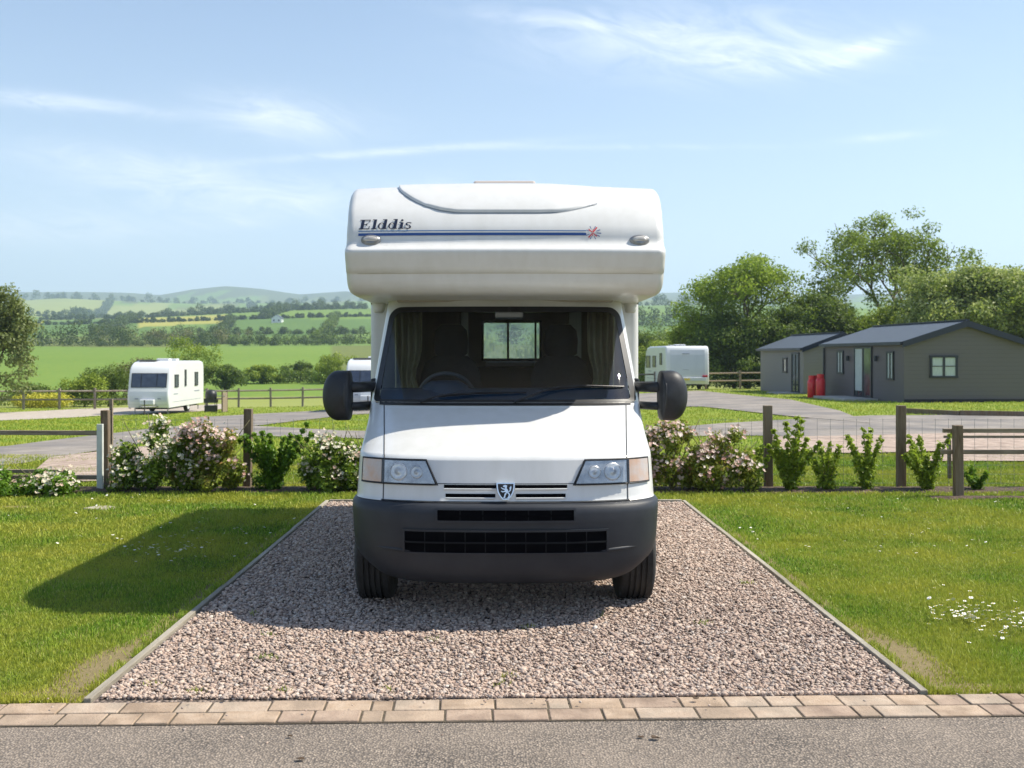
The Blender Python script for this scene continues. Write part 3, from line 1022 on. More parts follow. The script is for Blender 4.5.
# headlamps
M_refl = mat('lamp_reflector', (.55, .56, .57), (.32, .33, .35), 14, rough=0.25, metal=.7)
M_amber = mat('indicator_lens', (.50, .30, .18), (.46, .40, .36), 9, rough=0.2, coat=.8)
M_bulb = mat('lamp_bowl', (.80, .82, .85), (.55, .58, .62), 30, rough=0.3, metal=.5)
for s in (-1, 1):
    def P4(x0b, x1b, x1t, x0t, z0, z1):
        c4 = [(s * x0b, z0), (s * x1b, z0), (s * x1t, z1 + .0), (s * x0t, z1)]
        return c4 if s > 0 else [c4[1], c4[0], c4[3], c4[2]]
    q = B(); patch(q, P4(.395, .868, .864, .465, .838, .986), 24, 6, .0025)
    hl = q.build('headlight', M_gap, mh, smooth=True)
    hl.location = (0, 0, 0)
    bowls = ((.50, .42, .055), (.63, .45, .062))
    def dent(u, v, s=s):
        return 0.0
    q = B(); patch(q, P4(.415, .722, .722, .473, .848, .976), 22, 8, .006)
    q.build('reflector', M_refl, hl, smooth=True)
    q = B()
    for (bx, r) in ((.525, .034), (.635, .048)):
        q.grid([[cab_p(s * bx + r * k * math.cos(t), .912 + r * k * math.sin(t), e) for t in np.linspace(0, 2 * PI, 24, endpoint=False)] for k, e in ((1.1, .007), (1.0, .012), (.8, .010), (.45, .008), (.3, .012), (.02, .014))], closed=True)
    q.build('lamp_bowl', M_bulb, hl, smooth=True)
    q = B()
    rows = patch(q, P4(.409, .724, .724, .469, .844, .980), 26, 8, .026, dent=lambda u, v: .0012 * math.sin(u * 60))
    edge = [p for p in rows[0]] + [r[-1] for r in rows[1:]] + list(reversed(rows[-1]))[1:] + [r[0] for r in reversed(rows[1:-1])]
    q.build('lens', M_lens, hl, smooth=True)
    q = B(); patch(q, P4(.736, .860, .856, .736, .848, .978), 10, 6, .012, dent=lambda u, v: .001 * math.sin(u * 40))
    q.build('indicator', M_amber, hl, smooth=True)
    q = B()
    cs = P4(.403, .864, .860, .467, .841, .983)
    loop = dens([cs[0], cs[1]], .03) + dens([cs[1], cs[2]], .03)[1:] + dens([cs[2], cs[3]], .03)[1:] + dens([cs[3], cs[0]], .03)[1:-1]
    q.tube([cab_p(x, z, .010) for x, z in loop], .0045, 6, closed=True)
    q.tube([cab_p(s * .730, z, .014) for z in (.845, .88, .92, .978)], .005, 6)
    q.build('lamp_gasket', M_black, hl)

# door mirrors
def mirror(s):
    q = B()
    xc, yc, zc = s * 1.118, 7.02, 1.335
    hw_, hh, dp = .108, .168, .15
    rows = []
    for j, t in enumerate(np.linspace(0, 1, 12)):       # from the rim (rear) to the nose of the shell
        k = math.sqrt(max(0, 1 - t ** 4))
        r = []
        for a in np.linspace(0, 2 * PI, 48, endpoint=False):
            ca, sa = math.cos(a), math.sin(a)
            e = 2 / 3.2
            px_ = abs(ca) ** .18 * (.86 if ca > 0 else -.86)
            pz_ = abs(sa) ** .80 * (1 if sa > 0 else -1)
            if px_ * s > 0:      # the outer edge is a big round, the inner one nearly straight
                px_ = abs(ca) ** 1.0 * (1 if ca > 0 else -1); pz_ = abs(sa) ** .92 * (1 if sa > 0 else -1)
            kk = .25 + .75 * k if t < 1 else 0.0
            kk = k if k > .3 else k
            bias = -s * .045 * (1 - k)
            r.append(Vector((xc + px_ * hw_ * kk * (1 - .04 * t) + bias, yc + .07 - dp * t, zc + pz_ * hh * kk)))
        rows.append(r)
    q.grid(rows, closed=True)
    root = q.build('door_mirror', M_mir, mh, smooth=True)
    q = B()
    q.add(rows[0], [tuple(range(48))])
    q.build('mirror_glass', M_chrome, root)
    q = B()   # rubber step where the inner part of the shell begins
    xs = xc - s * .052
    q.tube([Vector((xs, yc + .06 - dp * math.sqrt(max(0, 1 - abs(zz / hh / .97) ** 2.4)) * .93, zc + zz)) for zz in np.linspace(-hh * .93, hh * .93, 21)], .006, 6)
    q.build('shell_seam', M_black, root)
    for dz_ in (.055, -.072):
        q = B()
        q.tube([(s * 1.05, yc + .03, zc + dz_), (s * .98, yc + .10, zc + dz_), (s * .88, yc + .26, zc + dz_)], .036 if dz_ > 0 else .027, 8)
        q.build('mirror_arm', M_mir, root, smooth=True)
    q = B(); q.box((s * .905, yc + .29, zc - .01), (.05, .10, .24)); q.build('mirror_mount', M_mir, root, bevel=.012)
for s in (-1, 1): mirror(s)

# -- wheels, made once and copied
wr = B()
def tyre_mesh(org, R=.325, w=.215, hub=.19):
    q = MB(org)
    prof = []
    hwid = w / 2
    g = .007
    xs = [(-hwid * .80, hub), (-hwid, hub + .045), (-hwid * 1.02, R - .06), (-hwid * .90, R - .012), (-hwid * .80, R - .002)]
    prof += [(r, x) for x, r in xs]
    for cx in (-.052, -.018, .018, .052):
        prof += [(R, cx - .007), (R - .012, cx - .005), (R - .012, cx + .005), (R, cx + .007)]
    prof += [(r, -x) for x, r in reversed(xs)]
    q.lathe(prof, (0, 0, 0), 'X', 56)
    return q
def wheel(x, y, rad=.325, w=.215):
    e = bpy.data.objects.new('wheel', None); COL.objects.link(e); e.parent = mh; e.location = (x, y - VY, rad - .004 + .012)
    t = tyre_mesh((0, 0, 0), rad, w).build('tyre', M_rub, e, smooth=False)
    q = MB(); q.lathe([(.02, .06), (.07, .06), (.09, .035), (.15, .03), (.185, .07), (.20, .085), (.20, -.085), (.05, -.06), (.0, -.06)], (0, 0, 0), 'X', 32)
    if x < 0: pass
    q.build('rim', M_rim, e, smooth=True)
    if x < 0: e.scale = (-1, 1, 1)
    return e
w0 = wheel(.838, 6.93, .325, .235)
for (x, y) in ((-.838, 6.93), (.86, 10.05), (-.86, 10.05)):
    c2 = clone(w0, mh); c2.location = (x, y - VY, w0.location.z); c2.scale = (-1 if x < 0 else 1, 1, 1)

# -- living box: one moulding with the overcab nose
PR = [  # y, z, inward direction (dy, dz)
    (8.12, 2.00, 0, .7), (7.6, 2.00, 0, .7), (7.15, 2.00, .1, .7), (6.95, 2.005, .5, .7), (6.875, 2.02, .7, .7), (6.825, 2.05, .9, .55), (6.795, 2.09, 1, .35), (6.782, 2.125, 1, .2),
    (6.779, 2.138, 1, .15), (6.762, 2.142, 1, .15), (6.742, 2.18, 1, .05), (6.712, 2.235, 1, 0), (6.70, 2.262, 1, 0), (6.70, 2.278, 1, 0), (6.712, 2.29, 1, 0), (6.745, 2.306, 1, 0), (6.775, 2.33, 1, 0),
    (6.785, 2.352, 1, 0), (6.788, 2.372, 1, -.05), (6.79, 2.40, 1, -.1), (6.812, 2.45, 1, -.15), (6.85, 2.51, 1, -.25), (6.90, 2.57, 1, -.4), (6.965, 2.63, .9, -.55), (7.045, 2.69, .8, -.7), (7.14, 2.74, .6, -.85),
    (7.25, 2.777, .4, -1), (7.38, 2.797, .15, -1), (7.6, 2.808, 0, -1), (8.2, 2.812, 0, -1), (9.4, 2.81, 0, -1), (10.4, 2.80, -.1, -1), (10.8, 2.775, -.3, -1), (11.0, 2.70, -.7, -.8), (11.10, 2.58, -1, -.4), (11.13, 2.42, -1, 0),
    (11.13, 2.10, -1, 0), (11.13, 1.975, -1, 0), (11.13, 1.55, -1, 0), (11.13, 1.2, -1, 0), (11.12, .6, -1, .1), (11.08, .42, -.8, .6), (10.9, .40, 0, 1), (9, .40, 0, 1), (8.4, .40, 0, 1), (8.14, .42, .5, 1), (8.12, .6, 1, .2), (8.12, 1.3, 1, 0), (8.12, 2.00, 1, .0)]
PRA = np.array(PR)
HWB, RC = 1.040, .055
RWX = (-.235, .40)      # rear window, x extent
def body_cols():
    cols = [0.0, .1, .2, RWX[1], .5, .6, .7, .78, .84, HWB - RC]
    out_ = []
    for x in cols: out_.append((x, 0))
    for a in np.linspace(0, PI / 2, 8)[1:]:
        out_.append((HWB - RC + RC * math.sin(a), RC * (1 - math.cos(a))))
    neg = [(-x if abs(x - RWX[1]) > 1e-6 else RWX[0], d) for x, d in reversed(out_) if x > 0]
    return neg + out_
cols = body_cols()
def bow(x, y): return .055 * (abs(x) / HWB) ** 2.4 * max(0, min(1, (7.9 - y) / .8))
def body_pt(i, x, ins):
    y, z, iy, iz = PR[i]
    tumble = 1 + .024 * max(0, min(1, (z - 2.5) / .28))
    return Vector((x * tumble, y + iy * ins + bow(x, y), z + iz * ins - (.018 * (x / HWB) ** 2 if z > 2.6 and y > 6.9 else 0)))
q = B()
nP = len(PR)
V = [body_pt(i, x, d) for (x, d) in cols for i in range(nP)]
FC = []
for c in range(len(cols) - 1):
    xm = (cols[c][0] + cols[c + 1][0]) / 2
    for i in range(nP - 1):
        y0, z0, y1, z1 = PR[i][0], PR[i][1], PR[i + 1][0], PR[i + 1][1]
        if y0 > 11.1 and y1 > 11.1 and abs(z0 - 1.975) < .01 and RWX[0] < xm < RWX[1]: continue        # rear window
        if i >= nP - 3 and abs(xm) < .78: continue                                                # open to the cab
        if i <= 0 and abs(xm) < .80: continue
        FC.append((c * nP + i, c * nP + i + 1, (c + 1) * nP + i + 1, (c + 1) * nP + i))
q.add(V, FC)
for c in (0, len(cols) - 1):
    q.add([body_pt(i, *cols[c]) for i in range(nP)], [tuple(range(nP))])
body = q.build('body_shell', M_grp, mh, smooth=True)
for p in body.data.polygons:
    if len(p.vertices) > 4 or (p.center.y > 8.11 - VY and p.center.y < 8.2 - VY and p.center.z < 2.02): p.use_smooth = False
FR = [(p[1], p[0]) for p in PR if p[0] < 7.7 and p[1] > 2.01]
FRz = np.array([a for a, b in FR]); FRy = np.array([b for a, b in FR])
def lut_p(x, z, eps=0.0):
    def Y(xx, zz):
        d = 0
        if abs(xx) > HWB - RC:
            t = min(1, (abs(xx) - HWB + RC) / RC); d = RC * (1 - math.sqrt(1 - t * t))
        y = float(np.interp(zz, FRz, FRy))
        return y + bow(xx, y) + d
    h = .004
    n = Vector(((Y(x + h, z) - Y(x - h, z)) / (2 * h), -1, (Y(x, z + h) - Y(x, z - h)) / (2 * h))).normalized()
    zt = z - (.018 * (x / HWB) ** 2 if z > 2.6 else 0)
    return Vector((x, Y(x, z), zt)) + n * eps

# raised roof moulding over the overcab, with a stepped edge that runs as a long shallow curve
XCUR = [(-.735, 2.80), (-.728, 2.765), (-.70, 2.72), (-.62, 2.655), (-.52, 2.595), (-.42, 2.565), (-.32, 2.549), (-.22, 2.547), (.0, 2.547), (.22, 2.547), (.34, 2.551), (.42, 2.564), (.52, 2.588), (.60, 2.615), (.66, 2.655), (.70, 2.70), (.728, 2.765), (.735, 2.80)]
def lowz(x):
    a = np.array(XCUR)
    return float(np.interp(x, a[:, 0], a[:, 1]))
def step_h(x): return .017 * min(1, max(.12, (.66 - x) / .35 if x > .2 else 1))
xs = [a for a, b in XCUR]
xs = sorted(set(list(np.interp(np.linspace(0, len(xs) - 1, 90), range(len(xs)), xs))))
q = B()
cols_r = []
for x in xs:
    z0 = min(lowz(x), 2.797)
    h = step_h(x)
    c2 = [lut_p(x, z0 - .012, -.003), lut_p(x, z0 - .003, h * .9), lut_p(x, min(2.7995, z0 + .006), h)]
    for t in np.linspace(0, 1, 9)[1:]:
        z = z0 + (2.797 - z0) * t ** .7
        c2.append(lut_p(x, min(2.7995, z), h))
    for yy in (7.7, 8.3, 9.4):
        c2.append(Vector((x, yy + bow(x, yy), 2.81 - .018 * (x / HWB) ** 2 + h)))
    cols_r.append(c2)
q.grid(cols_r)
q.build('roof_moulding', M_grp, mh, smooth=True)
# painted shade: a grey strip laid along the foot of the step
q = B()
a = [(x, lowz(x) - .007) for x in xs if lowz(x) < 2.78 and x < .62]
q.grid([[lut_p(x, z + .006, .004) for x, z in a], [lut_p(x, z - .004 - .004 * step_h(x) / .017, .0022) for x, z in a]])
q.build('moulding_shade', mat('painted_shade_grey', (.26, .28, .30), rough=.6), mh)
# seam strip along the lower lip
q = B(); strip(dens([(-.96, 2.1365), (.96, 2.1365)]), .004, .003, q, lut_p); q.build('seam', mat('cream_sealant', (.42, .38, .30), rough=.7), mh)

# stripes
for (z0, z1, m_) in ((2.4075, 2.4135, M_steel), (2.380, 2.397, M_navy)):
    q = B()
    q.grid([[lut_p(x, zz - .0 , .0035) for x in np.linspace(-.955, .525, 70)] for zz in (z0, z1)])
    q.build('stripe', m_, mh)
# lettering: bold slanted serif capitals and lower case drawn as polygons
def glyphs(txt):
    """returns (list of polygons, advance) ; unit = cap height"""
    SW, HR = .25, .085
    def bx(x0, z0, x1, z1): return [(x0, z0), (x1, z0), (x1, z1), (x0, z1)]
    def ringq(cx, cz, rx, rz, wx, wz, a0=0, a1=2 * PI, n=16):
        o_ = []
        for k in range(n):
            t0, t1 = a0 + (a1 - a0) * k / n, a0 + (a1 - a0) * (k + 1) / n
            o_.append([(cx + rx * math.cos(t0), cz + rz * math.sin(t0)), (cx + rx * math.cos(t1), cz + rz * math.sin(t1)),
                       (cx + (rx - wx) * math.cos(t1), cz + (rz - wz) * math.sin(t1)), (cx + (rx - wx) * math.cos(t0), cz + (rz - wz) * math.sin(t0))])
        return o_
    out_, x = [], 0
    for ch in txt:
        g = []
        if ch == 'E':
            g = [bx(.0, 0, .95, HR), bx(.0, 1 - HR, .92, 1), bx(.14, HR, .14 + SW + .02, 1 - HR), bx(.36, .46, .66, .54), bx(.62, .36, .70, .64), bx(.87, HR, .95, .32), bx(.84, .72, .92, 1 - HR)]
            adv = 1.12
        elif ch == 'l':
            g = [bx(.0, 0, .46, HR), bx(.13, HR, .13 + SW, 1.02), bx(.0, .94, .13, 1.02)]; adv = .56
        elif ch == 'i':
            g = [bx(.0, 0, .46, HR), bx(.13, HR, .13 + SW, .66), bx(.0, .58, .13, .66)] + [[(.23 + .115 * math.cos(t), .88 + .115 * math.sin(t)) for t in np.linspace(0, 2 * PI, 12, endpoint=False)]]; adv = .58
        elif ch == 'd':
            g = ringq(.31, .33, .31, .345, .15, .06) + [bx(.50, .0, .50 + SW, 1.02), bx(.36, .94, .50, 1.02), bx(.70, 0, .80, HR)]; adv = .93
        elif ch == 's':
            g = ringq(.27, .49, .26, .195, .15, .09, .25 * PI, 1.45 * PI, 10) + ringq(.27, .175, .28, .20, .16, .09, -.8 * PI, .42 * PI, 10) + [bx(.44, .48, .50, .67), bx(.0, .0, .06, .21)]; adv = .62
        out_ += [[(x + a, b) for a, b in p] for p in g]
        x += adv
    return out_, x
polys, adv = glyphs('Elddis')
q = B()
Wt, Ht = .348, .066
x0t, z0t = -.955, 2.4245
for k, pl in enumerate(polys):
    pts = [(x0t + (a + .11 * b_) * Wt / adv, z0t + b_ * Ht) for a, b_ in pl]
    q.add([lut_p(x, z, .0032 + .00004 * k) for x, z in pts], [tuple(range(len(pts)))])
q.build('lettering', M_ink, mh)
# starburst of red and navy rays at the end of the stripes
ce = (.567, 2.3975)
for (m_, rays, nm) in ((M_red, [(52, .046, .009), (140, .034, .008), (228, .042, .009), (318, .034, .008), (80, .024, .005), (262, .022, .005)], 'emblem'),
                       (M_navy, [(22, .052, .006), (-3, .055, .006), (-28, .050, .006), (66, .046, .005), (112, .046, .005), (158, .044, .005), (202, .046, .005), (248, .046, .005), (292, .046, .005)], 'emblem_rays')):
    q = B()
    for k, (a_, L, w_) in enumerate(rays):
        a2 = math.radians(a_)
        d = Vector((math.cos(a2), math.sin(a2))); n = Vector((-d.y, d.x))
        s0 = .004 if m_ is M_red else .024
        pts = [(ce[0] + d.x * s0 - n.x * w_ * .3, ce[1] + d.y * s0 - n.y * w_ * .3), (ce[0] + d.x * L - n.x * w_ * .5, ce[1] + d.y * L - n.y * w_ * .5),
               (ce[0] + d.x * L + n.x * w_ * .5, ce[1] + d.y * L + n.y * w_ * .5), (ce[0] + d.x * s0 + n.x * w_ * .3, ce[1] + d.y * s0 + n.y * w_ * .3)]
        q.add([lut_p(x, z, .0045 + .0002 * k) for x, z in pts], [(0, 1, 2, 3)])
    q.build(nm, m_, mh)
# clearance lamps
M_mk = mat('marker_lens', (.52, .50, .46), (.40, .38, .35), 30, rough=.2, coat=.6)
for s in (-1, 1):
    q = B()
    cx, cz = s * .872, 2.352
    def oval(rx, rz, e, n=28): return [lut_p(cx + rx * math.cos(t), cz + rz * math.sin(t), e) for t in np.linspace(0, 2 * PI, n, endpoint=False)]
    q.grid([oval(.066, .036, .0), oval(.062, .033, .016), oval(.052, .026, .022)], closed=True)
    ml = q.build('marker_lamp', M_rim, mh, smooth=True)
    q = B()
    q.grid([oval(.052, .026, .018), oval(.046, .022, .026), oval(.025, .012, .032), oval(.002, .001, .033)], closed=True)
    q.build('marker_lens', M_mk, ml, smooth=True)
    q = B(); q.box((s * 1.034, 7.35, 2.235), (.02, .09, .05)); q.build('side_marker', M_black, mh, bevel=.006)
    # moulded knuckle where the overcab meets the side wall
    q = B()
    q.lathe([(.0, 0), (.03, .003), (.042, .015), (.045, .04), (.05, .07), (.07, .09)], (s * .955, 7.98, 1.925), 'Z', 20)
    q.build('corner_moulding', M_grp, mh, smooth=True)
# rooflight, aerial dome
q = B(); q.box((.0, 8.7, 2.905), (.50, .6, .20)); q.build('roof_vent', M_vent, mh, bevel=.02)
q = B(); q.lathe([(0.001, .06), (.05, .055), (.09, .03), (.10, 0)], (-.5, 10.2, 2.80), 'Z', 20); q.build('aerial_dome', M_grp, mh, smooth=True)
# rear window
q = B(); q.grid([[Vector((x, 11.12, z)) for x in RWX] for z in (1.55, 1.975)])
rw = q.build('rear_window', M_acryl, mh)
q = B()
x0, x1 = RWX
for (cx, cz, sx_, sz_) in (((x0 + x1) / 2, 1.56, x1 - x0, .03), ((x0 + x1) / 2, 1.965, x1 - x0, .03), (x0 + .012, 1.76, .024, .42), (x1 - .012, 1.76, .024, .42), (.045, 1.76, .022, .42), (.335, 1.76, .02, .42)):
    q.box((cx, 11.10, cz), (sx_, .05, sz_))
q.build('window_frame', M_black, rw)

# -- inside
def lining():
    q = B()
    q.box((-.965, 9.65, 1.53), (.02, 2.75, 2.1)); q.box((.965, 9.65, 1.53), (.02, 2.75, 2.1))
    q.box((0, 9.0, .50), (1.97, 4.0, .03))
    q.box((0, 9.2, 2.66), (1.85, 3.4, .02))
    # back wall round the window
    for (xa, xb, za, zb) in ((-.95, RWX[0], .52, 2.64), (RWX[1], .95, .52, 2.64), (RWX[0], RWX[1], .52, 1.55), (RWX[0], RWX[1], 1.975, 2.64)):
        q.box(((xa + xb) / 2, 11.07, (za + zb) / 2), (xb - xa, .02, zb - za))
    q.build('interior_lining', M_lining, mh)
    q = B()   # lockers, wardrobe, washroom wall
    q.box((-.66, 9.7, 1.63), (.60, 1.9, 2.2)); q.box((.80, 9.4, 1.30), (.34, 1.6, 1.6))
    q.box((0, 9.0, 2.36), (1.9, 1.9, .70))
    q.box((-.66, 8.72, 1.60), (.58, .03, 2.1))
    q.build('lockers', M_wood, mh, bevel=.01)
    q = B(); q.box((0, 8.16, 2.28), (1.90, .10, .52)); q.box((0, 7.9, 2.04), (1.7, .55, .03)); q.build('overcab_bed_base', M_lining, mh, bevel=.01)
    q = B(); q.box((.15, 10.6, .85), (1.2, .7, .5)); q.box((.1, 10.95, 1.28), (1.2, .14, .42)); q.build('rear_seat', M_seat, mh, bevel=.05)
    q = B(); q.box((.12, 10.98, 1.515), (.62, .10, .05)); q.build('rear_shelf', M_grp, mh, bevel=.01)
lining()
def cab_seat(x):
    q = B()
    q.box((x, 7.85, .98), (.50, .50, .16))
    e = q.build('cab_seat', M_seat, mh, bevel=.05)
    q = B()
    rows = []
    for z, w_ in ((.98, .25), (1.10, .255), (1.30, .25), (1.45, .235), (1.55, .20), (1.60, .13)):
        y = 8.08 + (z - .98) * .22
        rows.append([Vector((x + w_ * math.cos(t), y + .065 * math.sin(t), z)) for t in np.linspace(0, 2 * PI, 24, endpoint=False)])
    q.grid(rows, closed=True); q.add(rows[-1], [tuple(range(24))])
    q.build('seat_back', M_seat, e, smooth=True)
    q = B()
    rows = []
    for z, w_ in ((1.58, .08), (1.62, .13), (1.72, .135), (1.80, .125), (1.845, .08)):
        rows.append([Vector((x + w_ * math.cos(t), 8.24 + .05 * math.sin(t), z)) for t in np.linspace(0, 2 * PI, 20, endpoint=False)])
    q.grid(rows, closed=True); q.add(rows[-1], [tuple(range(20))])
    q.build('headrest', M_seat, e, smooth=True)
for x in (-.42, .44): cab_seat(x)
# dashboard with instrument hood, and the steering wheel (right-hand drive)
q = B()
q.grid([[Vector((x, y + .10 * (abs(x) / .85) ** 3 * (1 if y < 7.1 else 0), z)) for x in np.linspace(-.86, .86, 15)] for y, z in ((6.95, 1.262), (7.02, 1.262), (7.12, 1.275), (7.28, 1.36), (7.42, 1.375), (7.50, 1.30), (7.45, .95), (7.3, .8))])
ds = q.build('dashboard', M_dash, mh, smooth=True)
q = B(); q.lathe([(.0, .10), (.10, .095), (.16, .06), (.18, 0)], (-.42, 7.42, 1.33), 'Z', 20); q.build('instrument_hood', M_dash, ds, smooth=True)
q = B()
c0 = Vector((-.42, 7.60, 1.30)); rt = Matrix.Rotation(math.radians(28), 3, 'X')
q.tube([c0 + rt @ Vector((.20 * math.cos(t), 0, .20 * math.sin(t))) for t in np.linspace(0, 2 * PI, 32, endpoint=False)], .014, 8, closed=True)
sw = q.build('steering_wheel', mat('wheel_rim_grey', (.10, .11, .13), rough=.4), mh, smooth=True)
q = B()
for t in (.1, PI - .1, -PI / 2): q.tube([c0 + rt @ Vector((.05 * math.cos(t), .03, .05 * math.sin(t))), c0 + rt @ Vector((.19 * math.cos(t), 0, .19 * math.sin(t)))], .012, 6)
q.lathe([(.0, -.01), (.06, 0), (.065, .04), (0, .05)], c0, 'Y', 20)
q.build('steering_boss', M_dash, sw)
q = B(); q.box((.03, 7.44, 1.885), (.20, .03, .055)); im = q.build('rear_view_mirror', mat('grey_mirror_back', (.16, .16, .155), rough=.5), mh, bevel=.012)
q = B(); q.tube([(.03, 7.44, 1.90), (.03, 7.49, 1.945)], .01, 6); q.build('mirror_stalk', M_black, im)
# curtains gathered at each side of the cab
for s in (-1, 1):
    q = B()
    rows = []
    for z in np.linspace(1.22, 1.99, 12):
        pinch = 1 - .25 * math.exp(-((z - 1.45) / .12) ** 2)
        rows.append([Vector((s * (.82 - .20 * u * pinch), 7.86 + .03 * math.sin(u * 26 + z * 2) + .05 * u, z)) for u in np.linspace(0, 1, 34)])
    q.grid(rows)
    q.build('curtain', M_curtain, mh, smooth=True)
# sun visors, header lining
q = B(); q.box((0, 7.72, 1.995), (1.55, .36, .012)); q.build('cab_headlining', M_lining, mh)
# underneath: running gear, plus unseen plates and skirts added to block light
q = B()
q.box((0, 7.6, .60), (1.5, 2.2, .16)); q.box((-.38, 9.0, .36), (.08, 3.9, .12)); q.box((.38, 9.0, .36), (.08, 3.9, .12))
q.box((0, 6.75, .44), (1.30, .7, .2)); q.tube([(-.75, 7.06, .30), (.75, 7.06, .30)], .04, 8); q.tube([(-.8, 10.05, .32), (.8, 10.05, .32)], .05, 8)
q.box((.1, 8.8, .37), (.35, .8, .16)); q.box((0, 7.9, .74), (1.78, .7, .05))
for s in (-1, 1):
    q.grid([[Vector((s * xx, 7.06 + .40 * math.cos(t), .33 + .40 * math.sin(t))) for t in np.linspace(-.1, PI + .1, 18)] for xx in (.66, .92)])
q.box((0, 9.6, .37), (1.98, 2.9, .03))
for s in (-1, 1):
    q.box((s * .98, 8.85, .33), (.03, 1.35, .22)); q.box((s * .98, 10.8, .33), (.03, .5, .22))  # unseen skirts added to keep side light from under the floor
q.box((0, 7.5, .40), (1.3, 1.5, .10)); q.box((0, 8.7, .30), (.9, 1.0, .12)); q.box((0, 10.0, .34), (1.2, 1.6, .06))  # unseen low plates added to deepen the shade beneath
q.build('underbody', M_under, mh)
q = B()
q.tube([(.56, 6.42, .335), (.60, 6.38, .30), (.65, 6.38, .30), (.68, 6.42, .335)], .010, 6)
q.build('towing_eye', M_black, mh)

# ------------------------------------------------------------------ touring caravans
M_cw = mat('caravan_white', (.70, .71, .71), (.66, .67, .68), 1.5, rough=.35, coat=.3)
M_cg = mat('caravan_grey_panel', (.60, .62, .66), (.55, .57, .61), 1.2, rough=.4)
M_cwin = mat('caravan_window', (.035, .045, .075), (.06, .075, .11), 3, rough=.08, spec=.9)
M_decal = mat('grey_decal', (.25, .27, .32), rough=.5)
M_tail = mat('tail_lamp', (.45, .01, .02), rough=.2)
M_plate = mat('yellow_plate', (.70, .52, .08), rough=.5)


